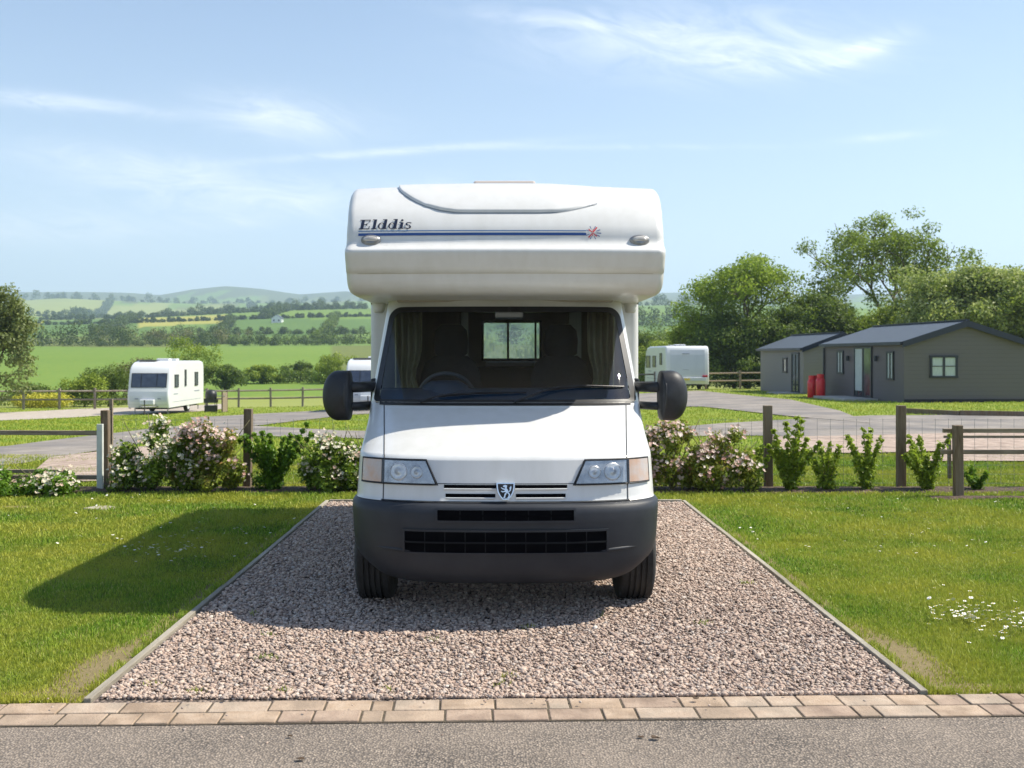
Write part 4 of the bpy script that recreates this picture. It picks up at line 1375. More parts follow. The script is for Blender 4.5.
def caravan(px, Y, L, w, h, label, rz=0.0, towards=True, px_ref='corner', sx=0.0):
    """front towards the viewer when towards is True, tail otherwise; root at the centre of the near end"""
    x = PX(px, Y) + sx
    z = zp(x, Y)
    r = empty('caravan', (x, Y, z), label, 'caravan', 'white touring caravans parked beyond the hedge', rz)
    hw_ = w / 2
    z0 = .34
    if towards:
        prof = [(.10, z0), (.0, .55), (-.02, .85), (.02, 1.10), (.10, 1.28), (.22, 1.85), (.33, 2.15), (.52, 2.36), (.85, 2.50), (1.4, 2.57), (L - .6, 2.56), (L - .15, 2.50), (L - .02, 2.35), (L, 2.0), (L, z0)]
    else:
        prof = [(.06, z0), (.0, .50), (-.03, .9), (.0, 1.6), (.03, 2.1), (.07, 2.42), (.16, 2.54), (.35, 2.58), (L - 1.5, 2.58), (L - .8, 2.5), (L - .35, 2.2), (L - .05, 1.3), (L, .9), (L - .05, z0)]
    k = h / 2.57
    prof = [(a, z0 + (b_ - z0) * (h - z0) / (2.57 - z0)) for a, b_ in prof]
    q = MB()
    rc = .09
    cs = [(-hw_ + rc - rc * math.sin(a), rc * (1 - math.cos(a))) for a in np.linspace(PI / 2, 0, 5)] + [(hw_ - rc + rc * math.sin(a), rc * (1 - math.cos(a))) for a in np.linspace(0, PI / 2, 5)]
    cy, cz = L / 2, 1.4
    rows = []
    for xx, d in cs:
        rows.append([Vector((xx, y + d * (1 if y < cy else -1) * (.9 if y < .8 or y > L - .8 else 0), zz - d * (1 if zz > 2.2 else 0))) for y, zz in prof])
    q.grid(rows)
    for rw_ in (rows[0], rows[-1]): q.add(rw_, [tuple(range(len(prof)))])
    q.add([(-hw_, prof[0][0], z0), (hw_, prof[0][0], z0), (hw_, L, z0), (-hw_, L, z0)], [(0, 1, 2, 3)])
    bo = q.build('body', M_cw, r, smooth=True)
    for p in bo.data.polygons:
        if len(p.vertices) > 4: p.use_smooth = False
    def fy(zz):
        a = np.array(prof[:9]); return float(np.interp(zz, a[:, 1], a[:, 0]))
    def fr(x0, x1, z0_, z1_, e, mat_, nm, parent):
        q = MB(); q.grid([[Vector((xx, fy(zz) - e, zz)) for xx in (x0, x1)] for zz in np.linspace(z0_, z1_, 4)])
        q.grid([[Vector((xx, fy(zz) + .03, zz)) for xx in (x0, x1)] for zz in (z0_, z1_)])
        return q.build(nm, mat_, parent)
    if towards:
        wz0, wz1 = z0 + (1.33 - z0) * k, z0 + (1.96 - z0) * k
        fr(-hw_ * .86, hw_ * .86, wz0 - .03, wz1 + .03, .012, M_black, 'window_surround', r)
        for (a, b_) in ((-.82, -.40), (-.36, .36), (.40, .82)):
            fr(hw_ * a, hw_ * b_, wz0, wz1, .02, M_cwin, 'front_window', r)
        fr(-hw_ * .9, hw_ * .9, .50, 1.12, .008, M_cg, 'front_panel', r)
        q = MB(); q.box((0, -.10, .62), (.70, .26, .26)); q.build('gas_cover', M_cw, r, bevel=.04)
        q = MB(); q.tube([(-.5, .2, .40), (0, -1.0, .42)], .035, 6); q.tube([(.5, .2, .40), (0, -1.0, .42)], .035, 6); q.tube([(0, -.75, .42), (0, -1.15, .44)], .05, 8); q.build('tow_frame', M_rim, r)
        q = MB(); q.tube([(.10, -.8, .75), (.10, -.8, .12)], .03, 8); q.lathe([(.0, -.03), (.09, -.03), (.10, 0), (.09, .03), (.0, .03)], (.10, -.8, .10), 'X', 14); q.build('jockey_wheel', M_rub, r)
        for s in (-1, 1):
            q = MB(); q.box((s * .55, -.03, .78), (.16, .03, .05)); q.build('front_reflector', M_decal, r)
    else:
        q = MB(); q.box((0, -.06, .62), (w * .86, .10, .22)); q.build('rear_bumper', M_cg, r, bevel=.03)
        q = MB(); q.box((-.15, -.125, .62), (.52, .02, .11)); q.build('number_plate', M_plate, r)
        for s in (-1, 1):
            q = MB(); q.box((s * hw_ * .80, -.06, .80), (.30, .06, .10)); q.build('tail_lamp', M_tail, r, bevel=.015)
        q = MB(); q.box((-.1, -.035, 2.08), (.40, .03, .04)); q.box((-.1, -.055, 1.17), (.34, .02, .02)); q.build('rear_handle', M_decal, r)
        q = MB(); q.grid([[Vector((xx, fy(zz) - .01, zz)) for xx in (-hw_ * .80, hw_ * .80)] for zz in np.linspace(.86, 2.3, 6)]); q.build('rear_panel', M_cg, r)
    for s in (-1, 1):
        # side windows, door, locker lines
        for (y0, y1, za, zb) in ([(.9, 1.45, 1.33, 1.92), (2.55, 2.75, 1.35, 2.15), (4.3, 4.8, 1.33, 2.0)] if towards else [(1.1, 1.6, 1.45, 2.1), (2.9, 3.7, 1.3, 1.95), (4.6, 5.8, 1.25, 1.95)]):
            q = MB(); q.box((s * hw_, (y0 + y1) / 2, (za + zb) / 2), (.05, y1 - y0, zb - za)); wn_ = q.build('side_window', M_cwin, r, bevel=.015)
            q = MB()
            for (yy, zz, sy, sz) in (((y0 + y1) / 2, za, y1 - y0 + .06, .04), ((y0 + y1) / 2, zb, y1 - y0 + .06, .04), (y0, (za + zb) / 2, .04, zb - za), (y1, (za + zb) / 2, .04, zb - za)):
                q.box((s * (hw_ + .01), yy, zz), (.06, sy, sz))
            q.build('window_frame', M_black, wn_)
        q = MB()
        q.box((s * hw_, 1.1, .98), (.012, .7, .05)); q.box((s * hw_, 4.7, 1.03), (.012, .9, .06)); q.box((s * hw_, L * .5, .60), (.012, L * .8, .02)); q.build('side_decal', M_decal, r)
    q = MB(); q.box((0, L / 2, .30), (w * .8, L * .8, .12)); q.build('chassis', M_under, r)
    for s in (-1, 1):
        wh = bpy.data.objects.new('wheel', None); COL.objects.link(wh); wh.parent = r; wh.location = (s * (hw_ - .12), L * (.55 if towards else .3), .31)
        t = tyre_mesh((0, 0, 0), .31, .19, .18).build('tyre', M_rub, wh)
        q = MB(); q.lathe([(.0, .09), (.10, .095), (.18, .07), (.19, .09)] if s > 0 else [(.0, -.09), (.10, -.095), (.18, -.07), (.19, -.09)], (0, 0, 0), 'X', 20); q.build('rim', M_cw, wh, smooth=True)
    q = MB(); q.box((.05, 2.3, h + .06), (.62, .5, .12)); q.build('roof_vent', M_cw, r, bevel=.03)
    q = MB(); q.box((.0, 3.9, h + .05), (.5, .5, .10)); q.build('roof_vent', M_cw, r, bevel=.03)
    q = MB(); q.box((-.4, 1.3, h + .02), (.9, .6, .05)); q.build('solar_panel', M_cwin, r)
    for s in (-1, 1):
        for yy in (.5, L - .4):
            q = MB(); q.tube([(s * hw_ * .8, yy, .35), (s * hw_ * .8, yy, .02)], .025, 6); q.build('corner_steady', M_rim, r)
    return r
caravan(148, 51.0, 6.0, 2.02, 2.62, 'white touring caravan with a wide dark front window, parked on the stony track')
caravan(368, 50.0, 6.0, 2.15, 2.48, 'white caravan half hidden behind the motorhome and its door mirror')
caravan(687.5, 60.0, 6.4, 2.50, 2.52, 'white caravan seen from the rear beside the chalet lawn, yellow number plate', rz=math.radians(3), towards=False)

# barbecue trolley beside the first caravan
bx, by = PX(211, 54), 54.0
r = empty('barbecue', (bx, by, zp(bx, by)), 'black barbecue trolley standing beside the white caravan on the track', 'barbecue')
q = MB(); q.lathe([(.0, .72), (.28, .72), (.30, .85), (.30, .95)], (0, 0, 0), 'Z', 20); q.box((0, 0, .62), (.62, .45, .22)); q.build('fire_box', M_black, r)
q = MB(); q.lathe([(.30, .95), (.27, 1.08), (.15, 1.17), (.0, 1.19)], (0, 0, 0), 'Z', 20); q.build('lid', M_black, r, smooth=True)
for sx in (-.25, .25):
    for sy in (-.18, .18):
        q = MB(); q.tube([(sx, sy, .0), (sx, sy, .62)], .02, 6); q.build('leg', M_black, r)
q = MB(); q.box((0, 0, .22), (.58, .42, .32)); q.build('gas_cabinet', M_black, r, bevel=.02)
q = MB(); q.box((.50, 0, .86), (.34, .4, .03)); q.build('side_shelf', M_rim, r)
r2 = empty('folding_windbreak', (bx + .62, by + .3, zp(bx + .62, by)), 'pale upright panel standing beside the black barbecue trolley', 'panel')
q = MB(); q.box((0, 0, .52), (.05, .9, 1.0)); q.build('panel', M_rail, r2, bevel=.01)
q = MB(); q.box((0, -.47, .55), (.07, .04, 1.10)); q.box((0, .47, .55), (.07, .04, 1.10)); q.build('frame', M_post, r2)

# ------------------------------------------------------------------ chalets
def plank_mat(name, c1, c2, pitch=.16):
    m, T, out = new_mat(name)
    b = T.n('ShaderNodeBsdfPrincipled', Roughness=.75)
    tcn = T.n('ShaderNodeTexCoord'); sp = T.n('ShaderNodeSeparateXYZ'); T.l(tcn.outputs['Object'], sp.inputs[0])
    nz = T.n('ShaderNodeTexNoise', Scale=1.2, Detail=6.0); T.l(tcn.outputs['Object'], nz.inputs['Vector'])
    fr = T.m('FRACT', T.m('DIVIDE', sp.outputs[2], pitch))
    c = T.mix(rng(nz.outputs['Fac'], .35, .65, 0, 1), c1, c2)
    c = T.mix(rng(fr, .0, .07, 1, 0), c, tuple(.45 * x for x in c1))
    T.l(c, b.inputs['Base Color'])
    bp = T.n('ShaderNodeBump', Strength=1.0, Distance=.012); T.l(fr, bp.inputs['Height']); T.l(bp.outputs[0], b.inputs['Normal'])
    T.l(b.outputs[0], out.inputs[0])
    return m
M_clad = plank_mat('grey_cladding', (.185, .165, .165), (.225, .203, .203))
M_cladp = plank_mat('pale_grey_cladding', (.32, .295, .285), (.37, .345, .335))
M_roof = mat('slate_roof', (.065, .08, .10), (.095, .11, .13), 4, rough=.55, stretch=(1, 6, 1), spec=.4)
M_fascia = mat('navy_fascia', (.012, .018, .035), rough=.4)
M_frame = mat('anthracite_frame', (.014, .02, .028), rough=.4)
M_pane = mat('window_pane', (.12, .14, .14), (.05, .06, .06), 1.5, rough=.05, spec=1.0)
M_blind_refl = mat('net_curtain_and_reflection', (.55, .60, .56), (.40, .46, .43), 8, rough=.8, stretch=(5, 5, .5))
M_slab = mat('concrete_slab', (.36, .34, .30), (.45, .42, .37), 4, rough=.9)


def chalet(name, cx_px, Yn, Lw, Wg, eave, ridge, rz, label, mat_):
    """local frame: corner at origin, gable wall along +x, side wall runs back along +y"""
    x0 = PX(cx_px, Yn); z0 = zp(x0, Yn) - .05
    r = empty(name, (x0, Yn, z0), label, 'chalet', 'grey clad holiday chalets', rz)
    q = MB()
    q.prism([(0, 0), (Wg, 0), (Wg, eave), (Wg / 2, ridge), (0, eave)], 0, Lw, 'XZ')
    q.build('wall', mat_, r)
    ov = .14
    for s in (-1, 1):
        q = MB()
        sl = (ridge - eave) / (Wg / 2)
        xe = -ov if s < 0 else Wg + ov
        ze = eave - ov * sl
        q.prism([(xe, ze + .03), (Wg / 2, ridge + .03), (Wg / 2, ridge + .13), (xe, ze + .10)], -.16, Lw + .16, 'XZ')
        ro = q.build('roof', M_roof, r)
        q = MB()
        q.prism([(xe, ze - .12), (Wg / 2 - s * .0, ridge - .11), (Wg / 2, ridge + .135), (xe, ze + .11)], -.22, -.165, 'XZ')
        q.build('bargeboard', M_fascia, ro)
        q = MB(); q.box((xe + s * .03, Lw / 2, ze + .03), (.09, Lw + .3, .11)); q.build('gutter', M_fascia, ro)
    q = MB(); q.box((Wg / 2, Lw / 2, ridge + .15), (.22, Lw + .3, .05)); q.build('ridge_cap', M_fascia, r)
    return r
def win(r, face, a, z, w, h, cols=2, rows=1, kind='window', pane=None):
    """face 'side': on x=0 wall at distance a along y ; 'gable': on y=0 wall at a along x"""
    def P(u, v, d):
        return (-d, a + u, z + v) if face == 'side' else (a + u, -d, z + v)
    def bx(q, u, v, su, sv, d, t):
        q.box(P(u, v, d), (t, su, sv) if face == 'side' else (su, t, sv))
    q = MB()
    bx(q, 0, h / 2, w + .12, .08, .0, .12); bx(q, 0, -h / 2, w + .12, .08, .0, .12)
    bx(q, -w / 2, 0, .08, h - .08, .0, .12); bx(q, w / 2, 0, .08, h - .08, .0, .12)
    for c in range(1, cols): bx(q, -w / 2 + w * c / cols, 0, .09, h - .08, .0, .10)
    if kind == 'window' and rows > 1: bx(q, 0, 0.02, w - .08, .03, .0, .09)
    f = q.build(kind, M_frame, r)
    q = MB(); bx(q, 0, 0, w - .02, h - .02, .0, .05); q.build('pane', pane or M_pane, f)
    return f
big = chalet('chalet', 904, 40.0, 8.1, 4.8, 2.32, 3.06, math.radians(3.8), 'long grey clad chalet with glazed doors and a slate roof', M_clad)
win(big, 'gable', 1.55, 1.42, 1.0, .78, 2, 2, pane=M_blind_refl)
win(big, 'side', 1.15, 1.45, .55, 1.05, 2, pane=M_blind_refl)
win(big, 'side', 6.2, 1.55, .62, .95, 2, pane=M_blind_refl)
d = win(big, 'side', 3.75, 1.15, 1.7, 2.05, 2, kind='glazed_door', pane=M_pane)
q = MB(); q.box((-.034, 4.18, 1.25), (.012, .70, 1.75)); q.build('door_reflection', M_blind_refl, d)  # pale sheet painted in for the white reflection on the door glass
for yy in (2.35, 5.2):
    q = MB(); q.lathe([(.0, .0), (.07, .0), (.07, .22), (.0, .22)], (-.10, yy, 1.62), 'Z', 12); q.build('wall_lamp', M_frame, big)
q = MB(); q.tube([(-.06, 8.04, 2.2), (-.06, 8.04, .05)], .045, 8); q.build('downpipe', M_frame, big)
q = MB(); q.box((-.75, 3.9, .06), (1.4, 3.4, .10)); q.build('door_slab', M_slab, big, bevel=.01)
q = MB(); q.box((2.45, -.04, .10), (4.9, .06, .16)); q.build('plinth', M_under, big)
sm = chalet('chalet', 803.5, 51.5, 6.5, 3.8, 2.28, 2.95, math.radians(4.5), 'small pale grey chalet with a low roof beside the red gas cylinders', M_cladp)
win(sm, 'side', 2.55, 1.45, .55, .70, 1)
win(sm, 'side', 1.05, 1.08, .95, 1.95, 2, kind='glazed_door')
q = MB(); q.box((-.6, 1.2, .06), (1.1, 1.8, .09)); q.build('door_slab', M_slab, sm, bevel=.01)

# red gas cylinders
M_gas = mat('red_cylinder_paint', (.72, .012, .018), (.60, .010, .015), 6, rough=.4, coat=.3)
def cyl(px, Y, label, hgt):
    x = PX(px, Y)
    r = empty('gas_cylinder', (x, Y, zp(x, Y) - .02), label, 'gas cylinder', 'red gas cylinders beside the chalet')
    q = MB(); R_ = .20
    q.lathe([(.0, .03), (R_ * .9, .03), (R_, .08), (R_, hgt - .18), (R_ * .92, hgt - .08), (R_ * .6, hgt - .02), (.0, hgt)], (0, 0, 0), 'Z', 24); q.build('tank', M_gas, r, smooth=True)
    q = MB(); q.lathe([(.15, hgt - .04), (.15, hgt + .14), (.13, hgt + .14), (.13, hgt - .04)], (0, 0, 0), 'Z', 20); q.build('collar', M_gas, r)
    q = MB(); q.tube([(0, 0, hgt), (0, 0, hgt + .1)], .03, 8); q.build('valve', M_chrome, r)
    q = MB(); q.lathe([(R_ * .95, .0), (R_ * .98, .06), (R_ * .9, .06)], (0, 0, 0), 'Z', 20); q.build('foot_ring', M_gas, r)
cyl(812, 46.6, 'red gas cylinder at the small chalet end of the trio', .86)
cyl(816.5, 46.9, 'middle red gas cylinder, mostly hidden by the two in front of it', .86)
cyl(820.5, 45.8, 'tallest looking red gas cylinder nearest the long chalet', .93)

# ------------------------------------------------------------------ fences
def post(mb_, x, y, h, w=.1, z=None, cap=True):
    z = zp(x, y) if z is None else z
    mb_.box((x, y, z + h / 2 - .04), (w, w, h + .08), rz=random.uniform(-.05, .05), ry=random.uniform(-.015, .015), rx=random.uniform(-.01, .01))

# post and wire fence right behind the flowering hedge
r = empty('wire_fence', (PX(835, 12.75), 12.75, 0), 'post and wire mesh fence behind the small green shrubs', 'fence', 'post and wire fences along the hedge')
for px in (768, 901, 1062, 1230):
    x = PX(px, 12.75); q = MB((PX(835, 12.75), 12.75, 0)); post(q, x, 12.75, 1.0, .098, 0); q.build('post', M_post, r, bevel=.006)
def mesh_panel(x0, x1, y, org):
    q = MB(org)
    for zz in np.arange(.05, .84, .11): q.box(((x0 + x1) / 2, y, zz), (x1 - x0, .0032, .0032))
    xx = x0
    while xx < x1:
        q.box((xx, y, .44), (.0028, .0028, .80)); xx += .16
    return q
q = mesh_panel(PX(700, 12.75), PX(1240, 12.75), 12.75 + .055, (PX(835, 12.75), 12.75, 0)); q.build('wire_mesh', M_wire, r)
r = empty('wire_fence', (PX(248, 12.75), 12.75, 0), 'post and wire fence behind the green shrub near the shaded lawn', 'fence', 'post and wire fences along the hedge')
for px, h in ((248, .96),):
    x = PX(px, 12.75); q = MB((PX(248, 12.75), 12.75, 0)); post(q, x, 12.75, h, .095, 0); q.build('post', M_post, r, bevel=.006)
q = MB((PX(248, 12.75), 12.75, 0)); post(q, PX(395, 12.75), 12.75, .96, .095, 0); q.build('post', M_post, r, bevel=.006)
q = mesh_panel(PX(108, 12.75), PX(440, 12.75), 12.75 + .055, (PX(248, 12.75), 12.75, 0)); q.build('wire_mesh', M_wire, r)

# gate post, pale slip post, rails at the other end
gx = PX(105.7, 12.6)
r = empty('timber_fence', (gx, 12.6, 0), 'weathered two rail fence with a pale painted post beside its dark end post', 'fence')
q = MB((gx, 12.6, 0)); post(q, gx, 12.6, .95, .09, 0); q.build('post', M_post, r, bevel=.006)
q = MB((gx, 12.6, 0)); q.box((gx + .03, 12.70, .53), (.035, .035, 1.10)); q.build('marker_stake', M_rail, r)
q = MB((gx, 12.6, 0)); q.box((PX(100.2, 12.5), 12.50, .39), (.068, .05, .80)); q.build('pale_post', M_pale, r, bevel=.004)
for (pa, pb, zc, hh, y, nm) in ((-140, 98, .685, .055, 12.56, 'rail'), (10, 98, .148, .05, 12.58, 'rail'), (-120, 71, .247, .042, 12.36, 'rail')):
    q = MB((gx, 12.6, 0)); xa, xb = PX(pa, y), PX(pb, y); q.box(((xa + xb) / 2, y, zc), (xb - xa, .045, hh), ry=.004); q.build(nm, M_rail, r, bevel=.004)
for px in (-70,):
    q = MB((gx, 12.6, 0)); post(q, PX(px, 12.6), 12.62, .85, .09, 0); q.build('post', M_post, r, bevel=.006)

# low rail fence at the other side
Yf = 11.85
rx0 = PX(958, Yf)
r = empty('timber_fence', (rx0, Yf, 0), 'low dark timber fence with two rails starting at a short square post', 'fence')
q = MB((rx0, Yf, 0)); post(q, rx0, Yf, .82, .095, 0); q.build('post', M_post, r, bevel=.008)
q = MB((rx0, Yf, 0)); post(q, PX(1160, Yf), Yf, .82, .095, 0); q.build('post', M_post, r, bevel=.008)
for (pa, pb, zc, hh, y) in ((943, 1170, .752, .048, Yf + .075), (941, 1170, .510, .048, Yf + .075)):
    q = MB((rx0, Yf, 0)); xa, xb = PX(pa, y), PX(pb, y); q.box(((xa + xb) / 2, y, zc), (xb - xa, .045, hh)); q.build('rail', M_rail, r, bevel=.004)
q = MB((rx0, Yf, 0)); xa, xb = PX(944, 13.6), PX(1180, 13.6); q.box(((xa + xb) / 2, 13.6, .555), (xb - xa, .04, .03)); q.build('rail', M_rail, r)
q = MB((rx0, Yf, 0)); post(q, PX(1100, 13.6), 13.6, .62, .08, 0); post(q, PX(950, 13.6), 13.62, .56, .04, 0); q.build('rear_post', M_post, r)
# kerb board along the lane
q = MB(); 
P_ = [gp(905, 413.5), gp(960, 416), gp(1030, 417), gp(1150, 417)]
for i in range(len(P_) - 1):
    a, b_ = P_[i], P_[i + 1]; L_ = math.dist(a, b_)
    q.box(((a[0] + b_[0]) / 2, (a[1] + b_[1]) / 2, zp(*a) + .07), (L_, .10, .18), rz=math.atan2(b_[1] - a[1], b_[0] - a[0]))
tag(q.build('timber_kerb', M_post), 'low dark timber sleeper edging the lane in front of the long chalet', 'sleeper')

# far fences
def far_fence(pts, label, spacing, h=1.15, mat_=None, nr=2, w=.11):
    x0, y0 = pts[0]
    org = (x0, y0, zp(x0, y0))
    r = empty('field_fence', org, label, 'fence', 'post and rail fences at the far edge of the site')
    for i in range(len(pts) - 1):
        a, b_ = Vector(pts[i]), Vector(pts[i + 1])
        n = max(1, round((b_ - a).length / spacing))
        for k in range(n + (1 if i == len(pts) - 2 else 0)):
            p = a.lerp(b_, k / n)
            q = MB(org); post(q, p.x, p.y, h, w); q.build('post', mat_ or M_farpost, r)
        for j in range(nr):
            q = MB(org)
            for k in range(n):
                p, p2 = a.lerp(b_, k / n), a.lerp(b_, (k + 1) / n)
                za, zb = zp(p.x, p.y), zp(p2.x, p2.y)
                zz = h * (.86 - .40 * j)
                q.tube([(p.x, p.y, za + zz), (p2.x, p2.y, zb + zz)], .05, 4)
            q.build('rail', mat_ or M_farpost, r)
far_fence([(PX(-160, 58), 58), (PX(130, 60), 60)], 'post and rail fence running behind the white caravan to the yellow crop', 1.95, 1.2)
far_fence([(PX(207, 62), 62), (PX(400, 61), 61), (PX(655, 63), 63)], 'dark post and rail fence in front of the green field, beyond the barbecue', 2.0, 1.15)
far_fence([(PX(706, 62), 62), (PX(775, 61), 61)], 'pale post and rail fence between the rear view caravan and the small chalet', 1.9, 1.12, M_rail)

# flat pale stone lying in the lawn
x, y = gp(101, 509)
q = MB((x, y, 0)); g2 = random.Random(4)
n = 14
out_l = [(x + .17 * math.cos(2 * PI * k / n) * g2.uniform(.8, 1.15), y + .12 * math.sin(2 * PI * k / n) * g2.uniform(.8, 1.15)) for k in range(n)]
q.grid([[(a, b_, .0) for a, b_ in out_l], [(x + (a - x) * .97, y + (b_ - y) * .97, .018) for a, b_ in out_l], [(x + (a - x) * .7, y + (b_ - y) * .7, .024) for a, b_ in out_l]], closed=True)
q.add([(x + (a - x) * .7, y + (b_ - y) * .7, .024) for a, b_ in out_l], [tuple(range(n))])
o = q.build('flat_stone', mat('pale_stone', (.46, .42, .34), (.30, .26, .20), 18, rough=.9), loc=(x, y, 0))
tag(o, 'flat pale stone set in the lawn in front of the dark end post', 'stone')

# ------------------------------------------------------------------ vegetation
def leaf_cloud(centres, radii, n_per, size, seed, shell=.55, squash=1.0, up=.35, zmin=None, aspect=.55):
    """small two-triangle leaves spread through ellipsoid clumps; returns V, F, v"""
    g = np.random.default_rng(seed)
    C = np.asarray(centres, float); R_ = np.asarray(radii, float)
    if R_.ndim == 1: R_ = np.stack([R_, R_, R_ * squash], 1)
    npc = np.broadcast_to(np.asarray(n_per), (len(C),)).astype(int)
    ci = np.repeat(np.arange(len(C)), npc)
    n = len(ci)
    d = g.normal(size=(n, 3)); d /= np.linalg.norm(d, axis=1)[:, None]
    rad = shell + (1 - shell) * g.random(n) ** .6
    # ragged outline
    rad *= 1 + .28 * np.sin(d[:, 0] * 5 + ci) * np.sin(d[:, 1] * 4 + 2 * ci) + .10 * g.normal(size=n)
    P = C[ci] + d * rad[:, None] * R_[ci]
    nm = d * .7 + g.normal(size=(n, 3)) * .6 + np.array([0, 0, up])
    nm /= np.linalg.norm(nm, axis=1)[:, None]
    a = np.cross(nm, g.normal(size=(n, 3))); a /= np.linalg.norm(a, axis=1)[:, None]
    b_ = np.cross(nm, a)
    s = size * g.uniform(.6, 1.35, n)
    L = a * s[:, None] * .5; Wd = b_ * (s * aspect)[:, None] * .5
    fold = nm * (s * .12)[:, None]
    V = np.stack([P - L, P + Wd + fold, P + L - fold * .6, P - Wd + fold], 1)
    F_ = (np.array([[0, 1, 2], [0, 2, 3]])[None] + (np.arange(n) * 4)[:, None, None]).reshape(-1, 3)
    if zmin is not None:
        keep = P[:, 2] > zmin
        V = V[keep]; m_ = keep.sum()
        F_ = (np.array([[0, 1, 2], [0, 2, 3]])[None] + (np.arange(m_) * 4)[:, None, None]).reshape(-1, 3)
        ci = ci[keep]; n = m_; d = d[keep]
    clump = g.random(len(C))
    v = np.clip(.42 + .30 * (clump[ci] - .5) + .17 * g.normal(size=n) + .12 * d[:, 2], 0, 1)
    return V.reshape(-1, 3), F_, np.repeat(v, 4)

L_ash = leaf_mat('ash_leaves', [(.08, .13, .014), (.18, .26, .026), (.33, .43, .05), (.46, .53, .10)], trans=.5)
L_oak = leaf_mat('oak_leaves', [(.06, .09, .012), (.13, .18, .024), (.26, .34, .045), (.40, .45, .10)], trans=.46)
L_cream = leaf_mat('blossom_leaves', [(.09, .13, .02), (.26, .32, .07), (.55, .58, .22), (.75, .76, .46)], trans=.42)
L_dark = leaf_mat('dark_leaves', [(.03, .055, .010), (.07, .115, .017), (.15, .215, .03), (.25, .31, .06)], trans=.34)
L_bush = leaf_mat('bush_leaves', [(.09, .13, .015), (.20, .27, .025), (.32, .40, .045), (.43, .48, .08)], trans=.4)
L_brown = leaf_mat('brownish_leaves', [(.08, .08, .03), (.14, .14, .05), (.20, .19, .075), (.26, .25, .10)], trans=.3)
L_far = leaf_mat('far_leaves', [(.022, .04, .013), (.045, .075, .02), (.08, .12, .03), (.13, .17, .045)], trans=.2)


def skeleton(h, spread, seed, levels=4, base_r=.28, first=.28, nb=3, lean=(0, 0), up=.25, droop=0.0):
    rr = random.Random(seed)
    segs, tips = [], []
    def grow(p, d, L, r, lv):
        pts = [p]; q_ = p; dd = d.copy()
        n = 4
        for k in range(n):
            dd = (dd + Vector((rr.uniform(-.16, .16), rr.uniform(-.16, .16), up * .25 - droop * .2))).normalized()
            q_ = q_ + dd * L / n; pts.append(q_)
        segs.append((pts, [r * (1 - .12 * k) for k in range(n + 1)]))
        if lv == 0:
            tips.append(q_); return
        if lv <= 2: tips.append(pts[3])
        m_ = nb if lv > 1 else nb
        ph = rr.uniform(0, 2 * PI)
        for k in range(m_):
            a = ph + 2 * PI * k / m_ + rr.uniform(-.5, .5)
            t = rr.uniform(.5, .95) * spread
            e1 = dd.cross(Vector((0.3, .2, 1))).normalized(); e2 = dd.cross(e1)
            nd = (dd * 1.0 + (e1 * math.cos(a) + e2 * math.sin(a)) * t + Vector((0, 0, up * .4))).normalized()
            st = pts[-1] if k else pts[-1]
            if k == m_ - 1 and lv > 1: st = pts[-2]
            grow(st, nd, L * rr.uniform(.62, .85), r * .58, lv - 1)
    grow(Vector((0, 0, -.2)), Vector((lean[0], lean[1], 1)).normalized(), h * first, base_r, levels)
    return segs, tips


def tree(px, Y, h, label, leafm, seed, spread=1.0, clump=.9, n_leaf=230, leaf=.20, levels=4, base_r=.25, first=.28, width=None, cat='tree', group='trees behind the chalets',
         name='broadleaf_tree', extra=None, flat=.72, nb=3, shell=.35, xy=None, limbs=True, thin=0.0):
    x, y = (PX(px, Y), Y) if xy is None else xy
    z = zp(x, y)
    r = empty(name, (x, y, z), label, cat, group)
    segs, tips = skeleton(h, spread, seed, levels, base_r, first, nb)
    T_ = np.array([tuple(t) for t in tips])
    # fit the crown to the height and width wanted
    zmax = T_[:, 2].max() + clump * flat * .8
    kz = h / zmax
    kx = 1.0
    if width:
        ext = np.percentile(np.abs(T_[:, 0] - T_[:, 0].mean()), 97) + clump * .8
        kx = (width / 2) / ext
    def fit(p): return Vector((p[0] * kx, p[1] * kx, p[2] * kz))
    q = MB()
    q.tube([fit(p) for p in segs[0][0]], [a * 1.0 for a in segs[0][1]], 9)
    tr = q.build('trunk', M_bark, r, smooth=True)
    if limbs:
        q = MB()
        for pts, rs in segs[1:]: q.tube([fit(p) for p in pts], rs, 5)
        q.build('limbs', M_bark, tr, smooth=True)
    T2 = np.array([tuple(fit(p)) for p in tips])
    g = np.random.default_rng(seed)
    if thin: T2 = T2[g.random(len(T2)) > thin]
    if extra is not None: T2 = np.vstack([T2, np.array(extra)])
    R_ = clump * g.uniform(.65, 1.25, len(T2))
    V, F_, v = leaf_cloud(T2, R_, (n_leaf * (R_ / clump) ** 2).astype(int), leaf, seed, shell=shell, squash=flat, zmin=.1)
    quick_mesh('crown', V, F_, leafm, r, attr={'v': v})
    return r

